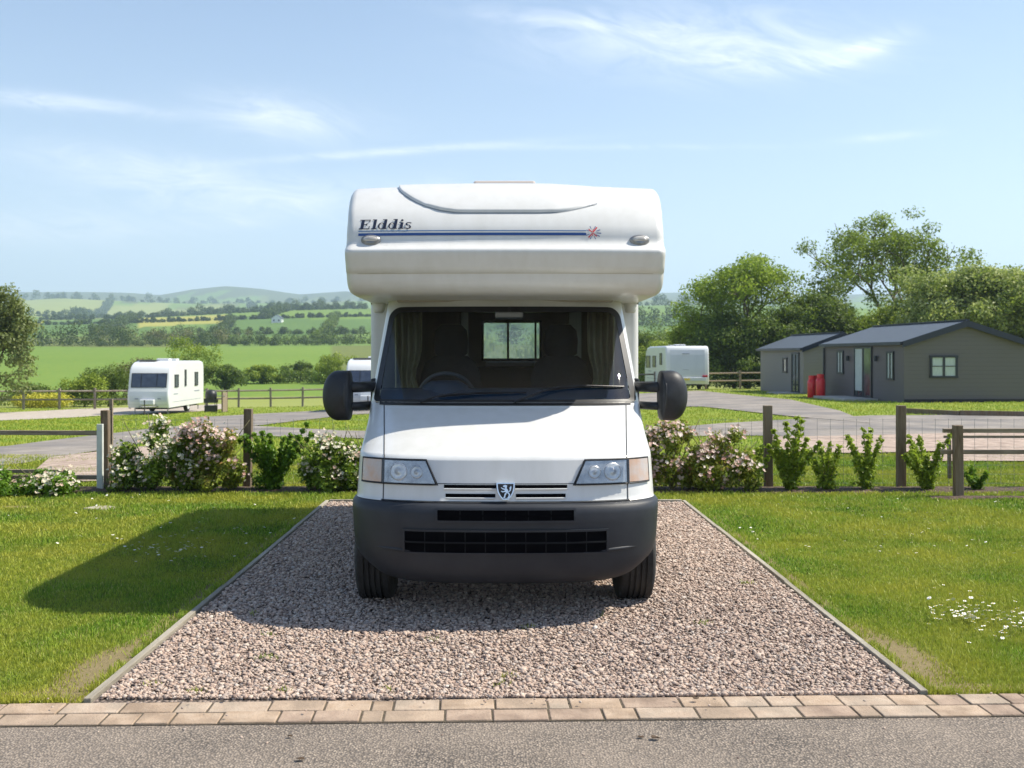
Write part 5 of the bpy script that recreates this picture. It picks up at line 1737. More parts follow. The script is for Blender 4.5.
# three big trees behind the chalets
g = np.random.default_rng(70)
EXB = [(g.normal() * 1.15 + sx, g.normal() * 1.0, g.normal() * 1.25 + sz) for sx, sz, nn in ((-2.5, 8.8, 13), (2.3, 9.6, 15), (3.6, 7.6, 8), (-3.8, 7.0, 6)) for _ in range(nn)] + [(g.uniform(-4, 4.2), g.uniform(-1, 1), g.uniform(4.4, 6.2)) for _ in range(14)]
EXA = [(g.normal() * 2.0, g.normal() * 1.0, 5.4 + g.normal() * 1.5) for _ in range(18)] + [(g.uniform(-4.2, 4.2), g.uniform(-1, 1), g.uniform(2.6, 4.8)) for _ in range(16)]
tree(748, 72, 9.6, 'light green ash tree with open spreading branches behind the caravan', L_ash, 21, spread=1.05, clump=.95, n_leaf=170, leaf=.21, width=9.2, base_r=.26, first=.26, levels=4, thin=.30, extra=EXA)
tree(893, 74, 12.9, 'tallest tree, with open gaps between its two rounded tops behind the long chalet', L_oak, 5, spread=1.05, clump=.95, n_leaf=185, leaf=.21, width=12.0, base_r=.30, first=.30, levels=4, thin=.45, extra=EXB)
g = np.random.default_rng(77)
ex = [(g.uniform(-6.3, 6.5), g.uniform(-2, 2.0), g.uniform(1, 7.2)) for _ in range(120)]
tree(1000, 66, 8.2, 'broad cream flowering tree crown over the long chalet roof', L_cream, 9, spread=1.1, clump=1.1, n_leaf=330, leaf=.22, width=13.0, base_r=.25, first=.2, levels=4, limbs=False, extra=ex)
ex = [(g.uniform(-4.5, 5), g.uniform(-2, 2), g.uniform(.6, 6.6)) for _ in range(60)]
tree(1085, 66, 8.6, 'cream flowering tree crown running out past the long chalet gable', L_cream, 19, spread=1.1, clump=1.1, n_leaf=330, leaf=.22, width=9.0, base_r=.25, first=.2, levels=4, limbs=False, extra=ex)
# dense darker understorey trees
for (px, Y, h, w_, seed, m_, lab) in (
        (707, 76, 5.6, 4.6, 31, L_bush, 'low round tree at the caravan end of the tree belt'),
        (735, 70, 5.3, 5.2, 32, L_dark, 'dark dense tree low under the light green ash'),
        (775, 69, 5.9, 5.6, 33, L_dark, 'dark dense tree behind the small pale chalet'),
        (812, 71, 7.8, 5.2, 34, L_dark, 'dark upright tree filling the gap between the ash and the tallest tree'),
        (850, 70, 5.4, 5.6, 35, L_dark, 'dark bushy tree behind the ridge of the long chalet'),
        (895, 69, 5.8, 5.6, 36, L_bush, 'mid green bushy tree below the tallest tree'),
        (668, 90, 4.2, 7.0, 37, L_bush, 'yellow green bushy tree showing over the rear view caravan'),
        (640, 96, 4.9, 6.0, 38, L_dark, 'dark round tree just clear of the motorhome side wall')):
    gg = np.random.default_rng(seed)
    ex = [(gg.uniform(-.46, .46) * w_, gg.uniform(-.3, .3) * w_, gg.uniform(.08, .78) * h) for _ in range(42)]
    tree(px, Y, h, lab, m_, seed, spread=1.0, clump=.85, n_leaf=210, leaf=.20, width=w_, base_r=.16, first=.2, levels=3, limbs=False, extra=ex, name='bushy_tree')
# left edge tree and field trees
gg = np.random.default_rng(3)
ex = [(gg.uniform(-1.9, 1.9), gg.uniform(-1.2, 1.2), gg.uniform(.9, 5.0)) for _ in range(22)]
tree(-6, 54, 6.6, 'grey green tree leaning into the edge of the picture by the far fence', leaf_mat('sallow_leaves', [(.08, .10, .03), (.15, .18, .055), (.22, .26, .085), (.32, .35, .14)], trans=.3), 41, spread=.9, clump=.62, n_leaf=150, leaf=.18, width=4.6, thin=.25, base_r=.14, first=.25, levels=4,
     group='field edge trees and bushes', extra=ex)
for (px, Y, h, w_, seed, m_, lab) in (
        (192, 105, 5.7, 5.9, 51, L_bush, 'round yellow green tree directly behind the caravan on the track'),
        (224, 102, 2.9, 4.0, 52, L_dark, 'low dark bush to one side of the round field tree'),
        (84, 66, 2.3, 2.9, 53, L_bush, 'yellow green bush behind the far fence near the yellow crop'),
        (108, 68, 3.0, 3.2, 54, L_dark, 'dark green bush beside the white caravan'),
        (133, 74, 3.7, 3.4, 55, L_brown, 'brownish bush just showing behind the caravan roof'),
        (152, 86, 3.6, 4.2, 56, L_brown, 'brownish thicket above the caravan roof'),
        (30, 66, 1.7, 2.4, 57, L_dark, 'low dark bush behind the far fence under the edge tree'),
        (262, 120, 2.5, 5.0, 58, L_bush, 'low hedge bush at the near side of the bright field'),
        (300, 125, 2.6, 5.5, 59, L_dark, 'dark hedge bush next to the motorhome mirror'),
        (335, 118, 3.8, 4.6, 60, L_bush, 'rounded hedge bush above the motorhome mirror'),
        (655, 120, 5.4, 7.5, 61, L_dark, 'dark hedge tree in the gap between motorhome and ash tree'),
        (690, 130, 6.0, 8.0, 62, L_dark, 'dark hedge tree in the far field corner beside the ash tree'),
        (672, 112, 4.6, 5.0, 63, L_bush, 'bright bush behind the caravan roof vents')):
    gg = np.random.default_rng(seed)
    ex = [(gg.uniform(-.44, .44) * w_, gg.uniform(-.3, .3) * w_, (.10 + .62 * gg.random()) * h) for _ in range(26)]
    tree(px, Y, h, lab, m_, seed, spread=1.0, clump=.24 * h ** .6 * 1.25, n_leaf=150, leaf=.15 * (Y / 70) ** .7, width=w_, base_r=.1, first=.2, levels=2, limbs=False, extra=ex, name='field_bush' if h < 4 else 'field_tree',
         cat='bush' if h < 4 else 'tree', group='field edge trees and bushes', nb=3)

# hedgerows and woods far off: each a mass nobody could count
def hedgerow(pts, h, label, seed, m_=None, dens_=1.0, depth=2.5, clumps=None, leaf=None, var=.5):
    g = np.random.default_rng(seed)
    C, R_ = [], []
    for i in range(len(pts) - 1):
        a, b_ = np.array(pts[i]), np.array(pts[i + 1])
        L = np.linalg.norm(b_ - a)
        n = max(2, int(L / (h * .55) * dens_))
        for k in range(n):
            t = (k + g.random()) / n
            p = a + (b_ - a) * t + g.normal(size=2) * depth * .3
            hh = h * (1 - var * .5 + var * g.random() * (1.6 if g.random() < .2 else 1))
            z = zp(p[0], p[1])
            C.append((p[0], p[1], z + hh * .42)); R_.append((hh * .62, hh * .62, hh * .52))
            if hh > h * 1.1:
                C.append((p[0] + g.normal() * hh * .2, p[1], z + hh * .8)); R_.append((hh * .42, hh * .42, hh * .36))
    Y = np.mean([p[1] for p in pts])
    V, F_, v = leaf_cloud(C, R_, 110 if clumps is None else clumps, leaf or max(h * .13, Y / 1050 * 1.2), seed, shell=.5, aspect=.8)
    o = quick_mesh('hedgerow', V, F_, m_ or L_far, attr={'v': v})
    return tag(o, label, 'hedgerow', kind='stuff')
def pl(px0, Y0, px1, Y1, n=2):
    return [(PX(px0 + (px1 - px0) * k / (n - 1), Y0 + (Y1 - Y0) * k / (n - 1)), Y0 + (Y1 - Y0) * k / (n - 1)) for k in range(n)]
hedgerow(pl(75, 335, 345, 345), 2.6, 'wooded hedge along the top of the bright green field', 101, L_far, 1.1, 8)
hedgerow(pl(-80, 350, 125, 345), 5, 'dark wood edge beyond the bright field', 102, L_far, 1.5, 14)
hedgerow(pl(120, 365, 240, 385), 4.2, 'brownish wood on the slope above the caravan', 103, L_brown, 2.0, 20)
hedgerow(pl(110, 430, 225, 440), 4, 'tall wood behind the brownish wood', 104, L_far, 1.5, 25)
hedgerow(pl(225, 118, 345, 122), 1.7, 'low hedge along the near side of the bright field', 105, L_dark, 1.2, 1.5)
hedgerow(pl(225, 375, 370, 372), 2.4, 'dark hedge crossing the middle fields', 106, L_dark, 1.2, 6)
hedgerow(pl(205, 480, 372, 470), 2.4, 'long dark hedge above the middle field', 107, L_far, 1.0, 6)
hedgerow(pl(300, 395, 360, 400), 5.5, 'clump of field trees left of the motorhome roof', 108, L_far, 1.4, 12, var=.9)
hedgerow(pl(-50, 690, 372, 700), 2.2, 'thin dark hedge under the yellow field', 109, L_far, .8, 5)
hedgerow(pl(40, 930, 360, 945), 3, 'tree line above the yellow field', 110, L_far, .9, 20, var=1.0)
hedgerow(pl(170, 960, 372, 1000), 5, 'wood on the far ridge below the blue hills', 111, L_far, 1.0, 40, var=.9)
hedgerow(pl(20, 1250, 372, 1300), 5, 'distant tree line below the hills', 112, L_far, .7, 50, var=1.0)
hedgerow(pl(-100, 2450, 372, 2500), 9, 'far tree line along the first blue shoulder', 113, L_far, .5, 60, var=1.2)
hedgerow(pl(630, 560, 760, 600), 8, 'field wood between the motorhome and the ash tree', 114, L_far, 1.6, 30)
hedgerow(pl(630, 330, 760, 340), 5, 'nearer hedge between the motorhome and the ash tree', 115, L_dark, 1.6, 12)
hedgerow(pl(630, 1250, 760, 1300), 9, 'distant tree line beyond the ash tree', 116, L_far, .9, 50, var=1.0)
hedgerow(pl(372, 330, 630, 335), 7, 'hedge seen through the motorhome windows', 117, L_far, 1.0, 8)
hedgerow(pl(455, 150, 570, 152), 3.5, 'near hedge seen through the motorhome windows', 118, L_bush, 1.2, 5)
hedgerow(pl(740, 95, 1200, 92), 4.5, 'deep shaded hedge closing the gaps behind the chalets', 119, L_dark, 1.7, 4)
hedgerow(pl(-200, 72, 60, 70), .9, 'rough weedy hedge bottom behind the far fence', 120, L_bush, 1.0, 1)
hedgerow(pl(204, 345, 232, 690), 2.6, 'hedge climbing the slope beside the middle fields', 130, L_far, 1.0, 3, var=.9)
hedgerow(pl(318, 390, 336, 690), 2.4, 'hedge dividing the middle fields above the mirror', 131, L_dark, 1.0, 3, var=.9)
hedgerow(pl(96, 450, 136, 880), 3, 'hedge running up to the yellow field', 132, L_far, 1.0, 4, var=.9)
hedgerow(pl(262, 700, 292, 1000), 3, 'hedge dividing the high fields', 133, L_far, 1.0, 5, var=.9)
hedgerow(pl(75, 1280, 110, 2300), 7, 'far hedge climbing towards the hills', 134, L_far, .6, 8, var=.9)
hedgerow(pl(280, 1300, 250, 2300), 7, 'far hedge crossing the pale slope', 135, L_far, .6, 8, var=.9)
# a small farm cottage far off among the fields
fx, fy_ = PX(277, 640), 640
fr_ = empty('farm_cottage', (fx, fy_, zp(fx, fy_) - .3), 'tiny white farm cottage far off among the fields', 'house')
q = MB(); q.prism([(-3, 0), (3, 0), (3, 3), (0, 5), (-3, 3)], -2, 5, 'XZ'); q.build('wall', M_cw, fr_)
for s in (-1, 1):
    q = MB(); q.prism([(0, 5.25), (s * 3.4, 2.9), (s * 3.4, 2.72), (0, 5.05)], -2.3, 5.3, 'XZ'); q.build('roof', M_roof, fr_)
for xx in (-1.5, 1.5):
    q = MB(); q.box((xx, -2.02, 1.6), (1, .1, 1.1)); q.build('window', M_cwin, fr_)
# strip of flowering crop beyond the far fence
m_y = leaf_mat('rape_flowers', [(.30, .30, .03), (.50, .46, .04), (.62, .56, .05), (.16, .22, .04)], trans=.2)
g = np.random.default_rng(8)
C = [(PX(g.uniform(18, 66), y_), y_, 0) for y_ in g.uniform(62.5, 66, 150)]
C = [(a, b_, zp(a, b_) + .45) for a, b_, _ in C]
V, F_, v = leaf_cloud(C, [(.5, .5, .42)] * len(C), 60, .11, 8)
tag(quick_mesh('yellow_crop', V, F_, m_y, attr={'v': v}), 'strip of yellow flowering crop behind the far fence', 'crop', kind='stuff')

# ------------------------------------------------------------------ the flowering hedge
def cam_mat_leaf(n, stops, tr=.35): return leaf_mat(n, stops, trans=tr, rough=.4)
L_rose = cam_mat_leaf('rose_leaves', [(.05, .09, .012), (.11, .19, .022), (.21, .31, .035), (.33, .42, .06), (.38, .30, .09)])
L_rosep = cam_mat_leaf('reddish_leaves', [(.07, .10, .014), (.15, .20, .025), (.26, .30, .04), (.34, .26, .06), (.42, .20, .08)])
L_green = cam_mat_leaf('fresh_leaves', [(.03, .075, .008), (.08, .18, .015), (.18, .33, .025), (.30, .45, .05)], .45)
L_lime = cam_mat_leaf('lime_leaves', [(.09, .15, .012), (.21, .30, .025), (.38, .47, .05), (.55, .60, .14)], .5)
P_cream = leaf_mat('cream_petals', [(.60, .40, .32), (.72, .64, .48), (.78, .74, .62), (.64, .62, .38)], trans=.25)
P_pink = leaf_mat('pink_petals', [(.50, .26, .22), (.62, .40, .34), (.72, .56, .50), (.78, .70, .62)], trans=.25)


def stems_of(r, x, y, w, h, seed, n=9, mat_=None, rad=.007):
    rr = random.Random(seed); out_ = []
    for k in range(n):
        tx = rr.uniform(-.60, .60) * w; ty = rr.uniform(-.15, .15)
        hh = h * rr.uniform(.5, 1.0)
        q = MB()
        P_ = [Vector((tx * t ** 1.3 + rr.uniform(-.01, .01), ty * t, hh * t)) for t in np.linspace(0, 1, 6)]
        out_.append(P_)
    q = MB()
    for P_ in out_: q.tube(P_, [rad * (1.2 - .13 * i) for i in range(6)], 5)
    q.build('stems', mat_ or M_stem, r, smooth=True)
    return out_


def blossoms(C, size, seed):
    """five-petal heads in small clusters"""
    g = np.random.default_rng(seed)
    Vs, Fs, vs = [], [], []
    k = 0
    for c in C:
        cl_n = g.integers(2, 6)
        for _ in range(cl_n):
            p = np.array(c) + g.normal(size=3) * size * .8
            nrm = np.array([g.normal() * .5, -.6 + g.normal() * .4, .7]); nrm /= np.linalg.norm(nrm)
            a = np.cross(nrm, [0.3, .1, 1]); a /= np.linalg.norm(a); b_ = np.cross(nrm, a)
            s = size * g.uniform(.6, 1.1)
            cv = g.random()
            t0 = g.random() * 6
            for j in range(5):
                t = t0 + 2 * PI * j / 5
                d0 = a * math.cos(t) + b_ * math.sin(t)
                d1 = a * math.cos(t + .55) + b_ * math.sin(t + .55); d2 = a * math.cos(t - .55) + b_ * math.sin(t - .55)
                Vs += [p, p + d1 * s * .45 + nrm * s * .12, p + d0 * s * .62 + nrm * s * .2, p + d2 * s * .45 + nrm * s * .12]
                Fs += [[k, k + 1, k + 2], [k, k + 2, k + 3]]
                vs += [np.clip(cv + g.normal() * .1, 0, 1)] * 4
                k += 4
    return np.array(Vs), np.array(Fs), np.array(vs)


def flower_shrub(px0, px1, ytop, label, leafm, petalm, nf, seed, Y=12.42, leaf=.050, nl=4200, name='flowering_shrub', fl_size=.044, topband=.25):
    xc = PX((px0 + px1) / 2, Y); w = (px1 - px0) * Y / F
    h = EYE - (ytop - 356) * Y / F
    r = empty(name, (xc, Y, 0), label, 'shrub', 'shrubs planted along the fence')
    g = np.random.default_rng(seed)
    st = stems_of(r, xc, Y, w, h, seed, 10)
    C, R_ = [], []
    n = max(12, int(w * h * 44))
    for k in range(n):
        a = g.uniform(-1, 1); zz = g.uniform(.12, .93)
        env = math.sqrt(max(0, 1 - abs(a) ** 2.6)) * (1 + .1 * math.sin(a * 9 + seed))
        if zz > env: zz = env * g.uniform(.4, .95)
        C.append((a * w * .45, g.uniform(-.22, .22) * (1 - .3 * zz), zz * h * .92)); R_.append(g.uniform(.08, .14))
        if k % 3 == 0: C.append((a * w * .42, g.uniform(-.2, .2), g.uniform(.08, .4) * h)); R_.append(.12)
    V, F_, v = leaf_cloud(C, np.array(R_), max(40, int(nl / n * 1.15)), leaf, seed, shell=.2, zmin=.03)
    quick_mesh('leaves', V, F_, leafm, r, attr={'v': v})
    if nf:
        P = []
        Ca, Ra = np.array(C), np.array(R_)
        wt = (Ca[:, 2] / h) ** 1.2 * (Ca[:, 1] < .12) + .05
        for k in g.choice(len(C), nf, p=wt / wt.sum()):
            d = np.array([g.normal(), -abs(g.normal()) - .2, abs(g.normal()) * .9]); d /= np.linalg.norm(d)
            P.append(Ca[k] + d * Ra[k] * 1.02)
        V, F_, v = blossoms(P, fl_size, seed)
        quick_mesh('blossom', V, F_, petalm, r, attr={'v': v})
    return r


def sprig_shrub(px0, px1, ytop, label, seed, Y=12.45, leafm=None, n=9, leaf=.062, nl=70, name='young_shrub'):
    """a young open shrub: several upright stems, each clothed in leaves"""
    xc = PX((px0 + px1) / 2, Y); w = (px1 - px0) * Y / F
    h = EYE - (ytop - 356) * Y / F
    r = empty(name, (xc, Y, 0), label, 'shrub', 'shrubs planted along the fence')
    st = stems_of(r, xc, Y, w, h, seed, n)
    g = np.random.default_rng(seed)
    C, R_ = [], []
    for P_ in st:
        for i in range(1, 6):
            for t in (0, .5):
                p = P_[i - 1].lerp(P_[i], t + .5)
                C.append(tuple(p)); R_.append(.058 * (1.3 - .14 * i) * g.uniform(.8, 1.25))
    for _ in range(n // 2):   # fuller foot
        C.append((g.uniform(-.28, .28) * w, g.uniform(-.1, .1), h * g.uniform(.1, .38))); R_.append(.10)
    V, F_, v = leaf_cloud(C, np.array(R_), nl // 6, leaf * .9, seed, shell=.1, zmin=.02, up=.5)
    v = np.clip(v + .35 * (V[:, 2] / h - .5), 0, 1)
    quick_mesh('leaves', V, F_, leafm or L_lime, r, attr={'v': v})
    return r

flower_shrub(112, 196, 412, 'cream flowering shrub nearest the pale painted post', L_rose, P_cream, 130, 201, nl=5200)
flower_shrub(172, 245, 419, 'pink tinged flowering shrub leaning against the single fence post', L_rosep, P_pink, 130, 202, Y=12.36, nl=5200)
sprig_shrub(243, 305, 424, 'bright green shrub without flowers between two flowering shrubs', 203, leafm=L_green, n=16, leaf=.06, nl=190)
flower_shrub(296, 366, 424, 'cream and green flowering shrub beside the left edge of the motorhome', L_rose, P_cream, 75, 204, nl=4600)
flower_shrub(340, 400, 430, 'flowering shrub mostly hidden behind the motorhome headlight corner', L_rose, P_pink, 30, 205, Y=12.5, nl=2500)
flower_shrub(632, 712, 417, 'pink flowering shrub against the motorhome bumper side', L_rosep, P_pink, 150, 206, nl=5600)
flower_shrub(692, 752, 424, 'reddish pink flowering shrub with yellow green shoots', L_rosep, P_pink, 90, 207, Y=12.38, nl=4000)
sprig_shrub(738, 768, 440, 'small yellow green shoot beside the first wire fence post', 208, n=5, nl=60)
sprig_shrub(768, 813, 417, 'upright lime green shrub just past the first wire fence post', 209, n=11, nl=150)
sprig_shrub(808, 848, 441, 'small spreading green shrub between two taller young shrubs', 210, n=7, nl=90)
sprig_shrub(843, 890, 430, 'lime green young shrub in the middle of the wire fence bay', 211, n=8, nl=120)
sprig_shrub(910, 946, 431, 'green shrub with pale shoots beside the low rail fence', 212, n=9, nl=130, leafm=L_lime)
sprig_shrub(962, 992, 459, 'little leaning plant behind the low rail fence', 213, n=5, nl=70, leafm=L_green)
flower_shrub(-45, 34, 470, 'low green hedge plant with white flowers at the picture edge', L_green, P_cream, 22, 214, Y=12.05, nl=2600, name='low_flowering_shrub')
flower_shrub(18, 70, 466, 'low white flowering plant below the broken lower rail', L_green, P_cream, 40, 215, Y=12.1, nl=2600, name='low_flowering_shrub')

# soil bed under the shrubs
def bed(x0, x1, y0, y1, label, seed):
    rr = random.Random(seed)
    xs = np.arange(x0, x1, .12)
    a = [(x, y0 + rr.uniform(-.03, .03), .003) for x in xs]
    rows = [a]
    for k in (1, 2, 3):
        t = k / 4
        rows.append([(x, y0 + (y1 - y0) * t, .012 + .018 * math.sin(PI * t) * rr.uniform(.6, 1.2)) for x in xs])
    rows.append([(x, y1 + rr.uniform(-.03, .03), .003) for x in xs])
    q = MB(); q.grid(rows); tag(q.build('soil_bed', M_soil, smooth=True), label, 'soil', kind='structure')
bed(PX(-150, 12.4), PX(1200, 12.4), 12.20, 12.86, 'dark strip of soil under the shrubs', 1)
bed(PX(932, 11.7), PX(1200, 11.8), 11.68, 11.90, 'strip of bare soil under the low rail fence', 2)

# ------------------------------------------------------------------ lawn grass
m, T, out = new_mat('grass_blades')
at = T.n('ShaderNodeAttribute', attribute_name='v')
geo = T.n('ShaderNodeNewGeometry')
nz = T.n('ShaderNodeTexNoise', Scale=.75, Detail=7.0, Roughness=.65); T.l(geo.outputs['Position'], nz.inputs['Vector'])
rp = T.n('ShaderNodeValToRGB')
e = rp.color_ramp.elements
cs_ = [(.055, .11, .012), (.145, .27, .024), (.25, .385, .036), (.35, .43, .06), (.50, .46, .18)]
while len(e) < len(cs_): e.new(.5)
for i, (c_c, ps) in enumerate(zip(cs_, (0, .3, .6, .85, 1))): e[i].position = ps; e[i].color = (*c_c, 1)
T.l(at.outputs['Fac'], rp.inputs[0])
c = T.mix(rng(nz.outputs['Fac'], .40, .60, 0, .9), rp.outputs[0], (.43, .43, .06))
b = T.n('ShaderNodeBsdfPrincipled', Roughness=.5); b.inputs['Specular IOR Level'].default_value = .3
T.l(c, b.inputs['Base Color'])
tr = T.n('ShaderNodeBsdfTranslucent'); T.l(c, tr.inputs[0])
mx = T.n('ShaderNodeMixShader', Fac=.32); T.l(b.outputs[0], mx.inputs[1]); T.l(tr.outputs[0], mx.inputs[2]); T.l(mx.outputs[0], out.inputs[0])
M_grass = m


def blades(x, y, h, w, seed):
    g = np.random.default_rng(seed)
    n = len(x)
    z = zg(x, y)
    a = g.uniform(0, 2 * PI, n); lean = np.abs(g.normal(0, .55, n)) * h; la = g.uniform(0, 2 * PI, n)
    ca, sa = np.cos(a) * w / 2, np.sin(a) * w / 2
    lx, ly = np.cos(la) * lean, np.sin(la) * lean
    V = np.stack([np.stack([x - ca, y - sa, z - .004], 1), np.stack([x + ca, y + sa, z - .004], 1),
                  np.stack([x + lx * .35 + ca * .8, y + ly * .35 + sa * .8, z + h * .6], 1), np.stack([x + lx * .35 - ca * .8, y + ly * .35 - sa * .8, z + h * .6], 1),
                  np.stack([x + lx, y + ly, z + h * .98], 1)], 1)
    F3 = np.array([[0, 1, 2], [0, 2, 3], [3, 2, 4]])[None] + (np.arange(n) * 5)[:, None, None]
    return V.reshape(-1, 3), F3.reshape(-1, 3)

def scatter_lawn(N, y0, y1, seed, hmin, hmax, wd):
    g = np.random.default_rng(seed)
    # density falls with distance so that it stays even in the picture
    t = g.random(N)
    y = y0 * (y1 / y0) ** t
    u = g.uniform(-.56, .56, N)
    x = u * (y * 1.06 + 1.3)
    patch_n = (np.sin(x * 3.1 + np.sin(y * 2.3) * 1.7) + np.sin(y * 4.1 + x * 1.3) + np.sin(x * 7.7 - y * 5.1) * .6) / 2.6
    ok = y > kerb_y(x) + .01
    ok &= ~((x > XL - .05) & (x < XR + .05) & (y < YB + .06))
    ok &= ~((y > 12.24) & (y < 12.82)) | (g.random(N) < .12)
    ok &= ~((x > PX(932, 11.8)) & (y > 11.70) & (y < 11.88)) | (g.random(N) < .1)
    wn_ = worn_at(x, y) + .25 * patch_n
    ok &= (g.random(N) > np.clip(wn_ * 1.5 - .3, 0, .93))
    x, y, patch_n, wn_ = x[ok], y[ok], patch_n[ok], wn_[ok]
    n = len(x)
    h = g.uniform(hmin, hmax, n) * (1 + .35 * patch_n) * np.clip(1.15 - wn_ * .5, .4, 1.15)
    w = wd * (y / 6) ** .8 * g.uniform(.7, 1.3, n)
    V, F_ = blades(x, y, h, w, seed)
    v = np.clip(.42 + .22 * g.normal(size=n) + .10 * patch_n + .3 * np.clip(wn_, 0, 1) + .45 * (g.random(n) < .05), 0, 1)
    return V, F_, np.repeat(v, 5)
V, F_, v = scatter_lawn(430000, 4.5, 9.2, 301, .012, .027, .0046)
tag(quick_mesh('grass', V, F_, M_grass, attr={'v': v}), 'short bright green lawn grass either side of the bay', 'grass', kind='stuff')
V, F_, v = scatter_lawn(270000, 9.0, 17, 302, .020, .038, .0058)
tag(quick_mesh('grass', V, F_, M_grass, attr={'v': v}), 'lawn grass running back to the hedge', 'grass', kind='stuff')
# longer unmown blades leaning over the edging boards and the blocks
g = np.random.default_rng(31)
n_ = 9000
sd_ = g.choice([-1, 1], n_)
yy = 4.95 + (YB - 4.95) * g.random(n_)
xx = np.where(sd_ < 0, XL - .045 - np.abs(g.normal(0, .03, n_)), XR + .045 + np.abs(g.normal(0, .03, n_)))
cl_ = (np.sin(yy * 9 + sd_) + np.sin(yy * 23 + 2 * sd_)) > -.5
xx, yy = xx[cl_], yy[cl_]
x3 = g.uniform(-5, 5, 9000); x3 = x3[(x3 < XL - .1) | (x3 > XR + .1)]
y3 = kerb_y(x3) + np.abs(g.normal(0, .03, len(x3))) + .004
keep = (np.sin(x3 * 11) + np.sin(x3 * 27 + 1)) > -.4
xx = np.r_[xx, x3[keep]]; yy = np.r_[yy, y3[keep]]
V, F_ = blades(xx, yy, g.uniform(.02, .055, len(xx)), .005 * g.uniform(.7, 1.3, len(xx)), 32)
tag(quick_mesh('grass', V, F_, M_grass, attr={'v': np.repeat(np.clip(.5 + .25 * g.normal(size=len(xx)), 0, 1), 5)}), 'longer unmown grass fringe along the boards and blocks', 'grass', kind='stuff')
# little weeds coming up through the stones
wx, wy = [], []
for _ in range(16):
    cx_, cy_ = g.uniform(XL + .15, XR - .15), 4.95 + g.random() ** 2 * 4
    k = g.integers(8, 30)
    wx.append(cx_ + g.normal(size=k) * .025); wy.append(np.maximum(cy_ + g.normal(size=k) * .02, kerb_y(cx_) + .02))
wx, wy = np.concatenate(wx), np.concatenate(wy)
V, F_ = blades(wx, wy, g.uniform(.03, .05, len(wx)), .006 * np.ones(len(wx)), 33)
tag(quick_mesh('weeds', V, F_, M_grass, attr={'v': np.full(len(wx) * 5, .4)}), 'small green weeds growing through the gravel', 'weeds', kind='stuff')
# rough grass beyond the hedge, kept off the lanes
g = np.random.default_rng(9)
N = 150000
y = 15 * (62 / 15) ** g.random(N); x = g.uniform(-.62, .62, N) * y
import bpy as _b
polys = []
for o in bpy.data.objects:
    if o.type == 'MESH' and o.name.split('.')[0] in ('lane', 'track', 'gravel_area'):
        me = o.data
        co = np.empty(len(me.vertices) * 3); me.vertices.foreach_get('co', co); co = co.reshape(-1, 3)
        K = 9
        n_ = len(co) // K
        polys.append(np.vstack([co[:n_, :2], co[-n_:, :2][::-1]]))
def inside(poly, x, y):
    c_in = np.zeros(len(x), bool)
    j = len(poly) - 1
    for i in range(len(poly)):
        xi, yi = poly[i]; xj, yj = poly[j]
        m_ = ((yi > y) != (yj > y))
        m_ &= x < (xj - xi) * (y - yi) / ((yj - yi) if yj != yi else 1e-9) + xi
        c_in ^= m_
        j = i
    return c_in
ok = np.ones(N, bool)
for p in polys: ok &= ~inside(p, x, y)
x, y = x[ok], y[ok]
V, F_ = blades(x, y, g.uniform(.03, .07, len(x)), .010 * (y / 14) ** .9 * g.uniform(.7, 1.3, len(x)), 9)
tag(quick_mesh('grass', V, F_, M_grass, attr={'v': np.repeat(np.clip(.5 + .18 * g.normal(size=len(x)), 0, 1), 5)}), 'grass on the site lawns beyond the hedge', 'grass', kind='stuff')

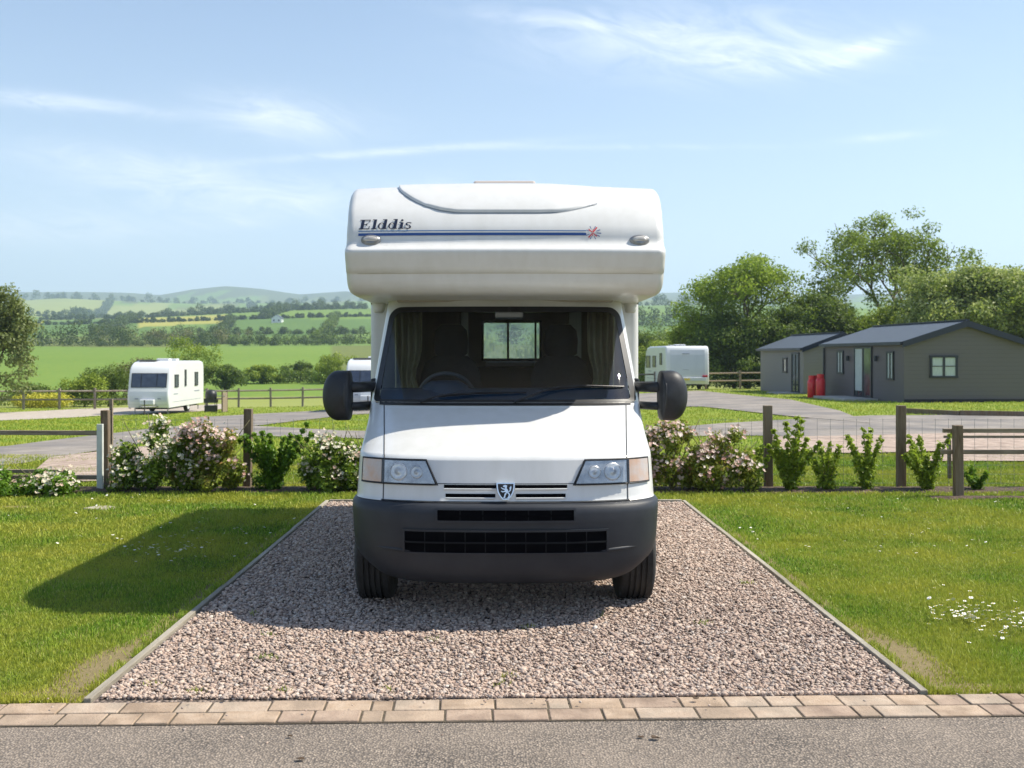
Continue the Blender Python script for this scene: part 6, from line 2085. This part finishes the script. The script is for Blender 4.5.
# daisies
m_w = mat('daisy_petals', (.82, .82, .78), rough=.6)
m_c = mat('daisy_eye', (.75, .50, .04), rough=.6)
def daisies(name, pts, size, label, seed):
    g = np.random.default_rng(seed)
    q = []; Fq = []; mi = []
    k = 0
    for (x, y) in pts:
        s = size * g.uniform(.7, 1.2); z = .035 + g.random() * .02
        tx, ty = g.normal() * .25, g.normal() * .25 - .2
        n = 10
        ring_ = [(x + s * math.cos(2 * PI * j / n), y + s * math.sin(2 * PI * j / n), z + s * (math.cos(2 * PI * j / n) * tx + math.sin(2 * PI * j / n) * ty) + (.002 if j % 2 else -.001)) for j in range(n)]
        q += [(x, y, z + .001)] + ring_
        for j in range(n): Fq.append([k, k + 1 + j, k + 1 + (j + 1) % n]); mi.append(0)
        k += n + 1
        r2 = s * .32
        q += [(x, y, z + .005)] + [(x + r2 * math.cos(2 * PI * j / 6), y + r2 * math.sin(2 * PI * j / 6), z + .003) for j in range(6)]
        for j in range(6): Fq.append([k, k + 1 + j, k + 1 + (j + 1) % 6]); mi.append(1)
        k += 7
    o = quick_mesh(name, np.array(q), np.array(Fq), None, mats=[m_w, m_c], midx=mi)
    return tag(o, label, 'daisies', kind='stuff')
P_ = []
for _ in range(150):
    px = g.uniform(926, 1060); py = 620 + g.normal() * 9 + (6 if px > 990 else -2)
    Y = 1680 / (py - 356); P_.append((PX(px, Y), Y))
daisies('daisies', P_, .0125, 'white daisies scattered in the lawn beside the worn corner', 1)
P_ = []
for _ in range(60):
    px = g.normal() * 32 + 165; py = 548 + g.normal() * 9
    Y = 1680 / (py - 356); P_.append((PX(px, Y), Y))
for _ in range(110):
    px = g.choice([g.uniform(0, 320), g.uniform(690, 1024)]); py = g.uniform(498, 560); Y = 1680 / (py - 356)
    if not (XL - .1 < PX(px, Y) < XR + .1): P_.append((PX(px, Y), Y))
daisies('daisies', P_, .011, 'few white daisies in the shaded lawn', 2)
# dead leaves and twigs lying on the road and blocks
m_l = mat('dead_leaf', (.05, .03, .015), (.09, .055, .03), 30, rough=.9)
q_ = 0
for (px, py, s, lab) in ((655, 741, .014, 'dark dead leaf on the road, the larger one'), (641, 739.5, .009, 'small dark dead leaf on the road beside a larger one'), (290, 739, .008, 'tiny dark leaf on the road below the pitch middle'), (696, 705, .012, 'dark twig lying across the paving blocks'), (300, 762, .013, 'dark leaf near the bottom edge of the road')):
    Y = 1680 / (py - 356); x = PX(px, Y)
    q = MB((x, Y, 0)); zz = .012 if Y < kerb_y(x) - .29 else .03
    n = 8; rr2 = random.Random(int(px))
    rg = [(x + s * 1.5 * math.cos(2 * PI * j / n) * rr2.uniform(.7, 1.2), Y + s * math.sin(2 * PI * j / n) * rr2.uniform(.7, 1.2), zz + rr2.uniform(0, s * .8)) for j in range(n)]
    q.add([(x, Y, zz + s * .3)] + rg, [(0, 1 + j, 1 + (j + 1) % n) for j in range(n)])
    tag(q.build('dead_leaf', m_l, loc=(x, Y, 0), solid=.002), lab, 'leaf', 'dead leaves on the road')
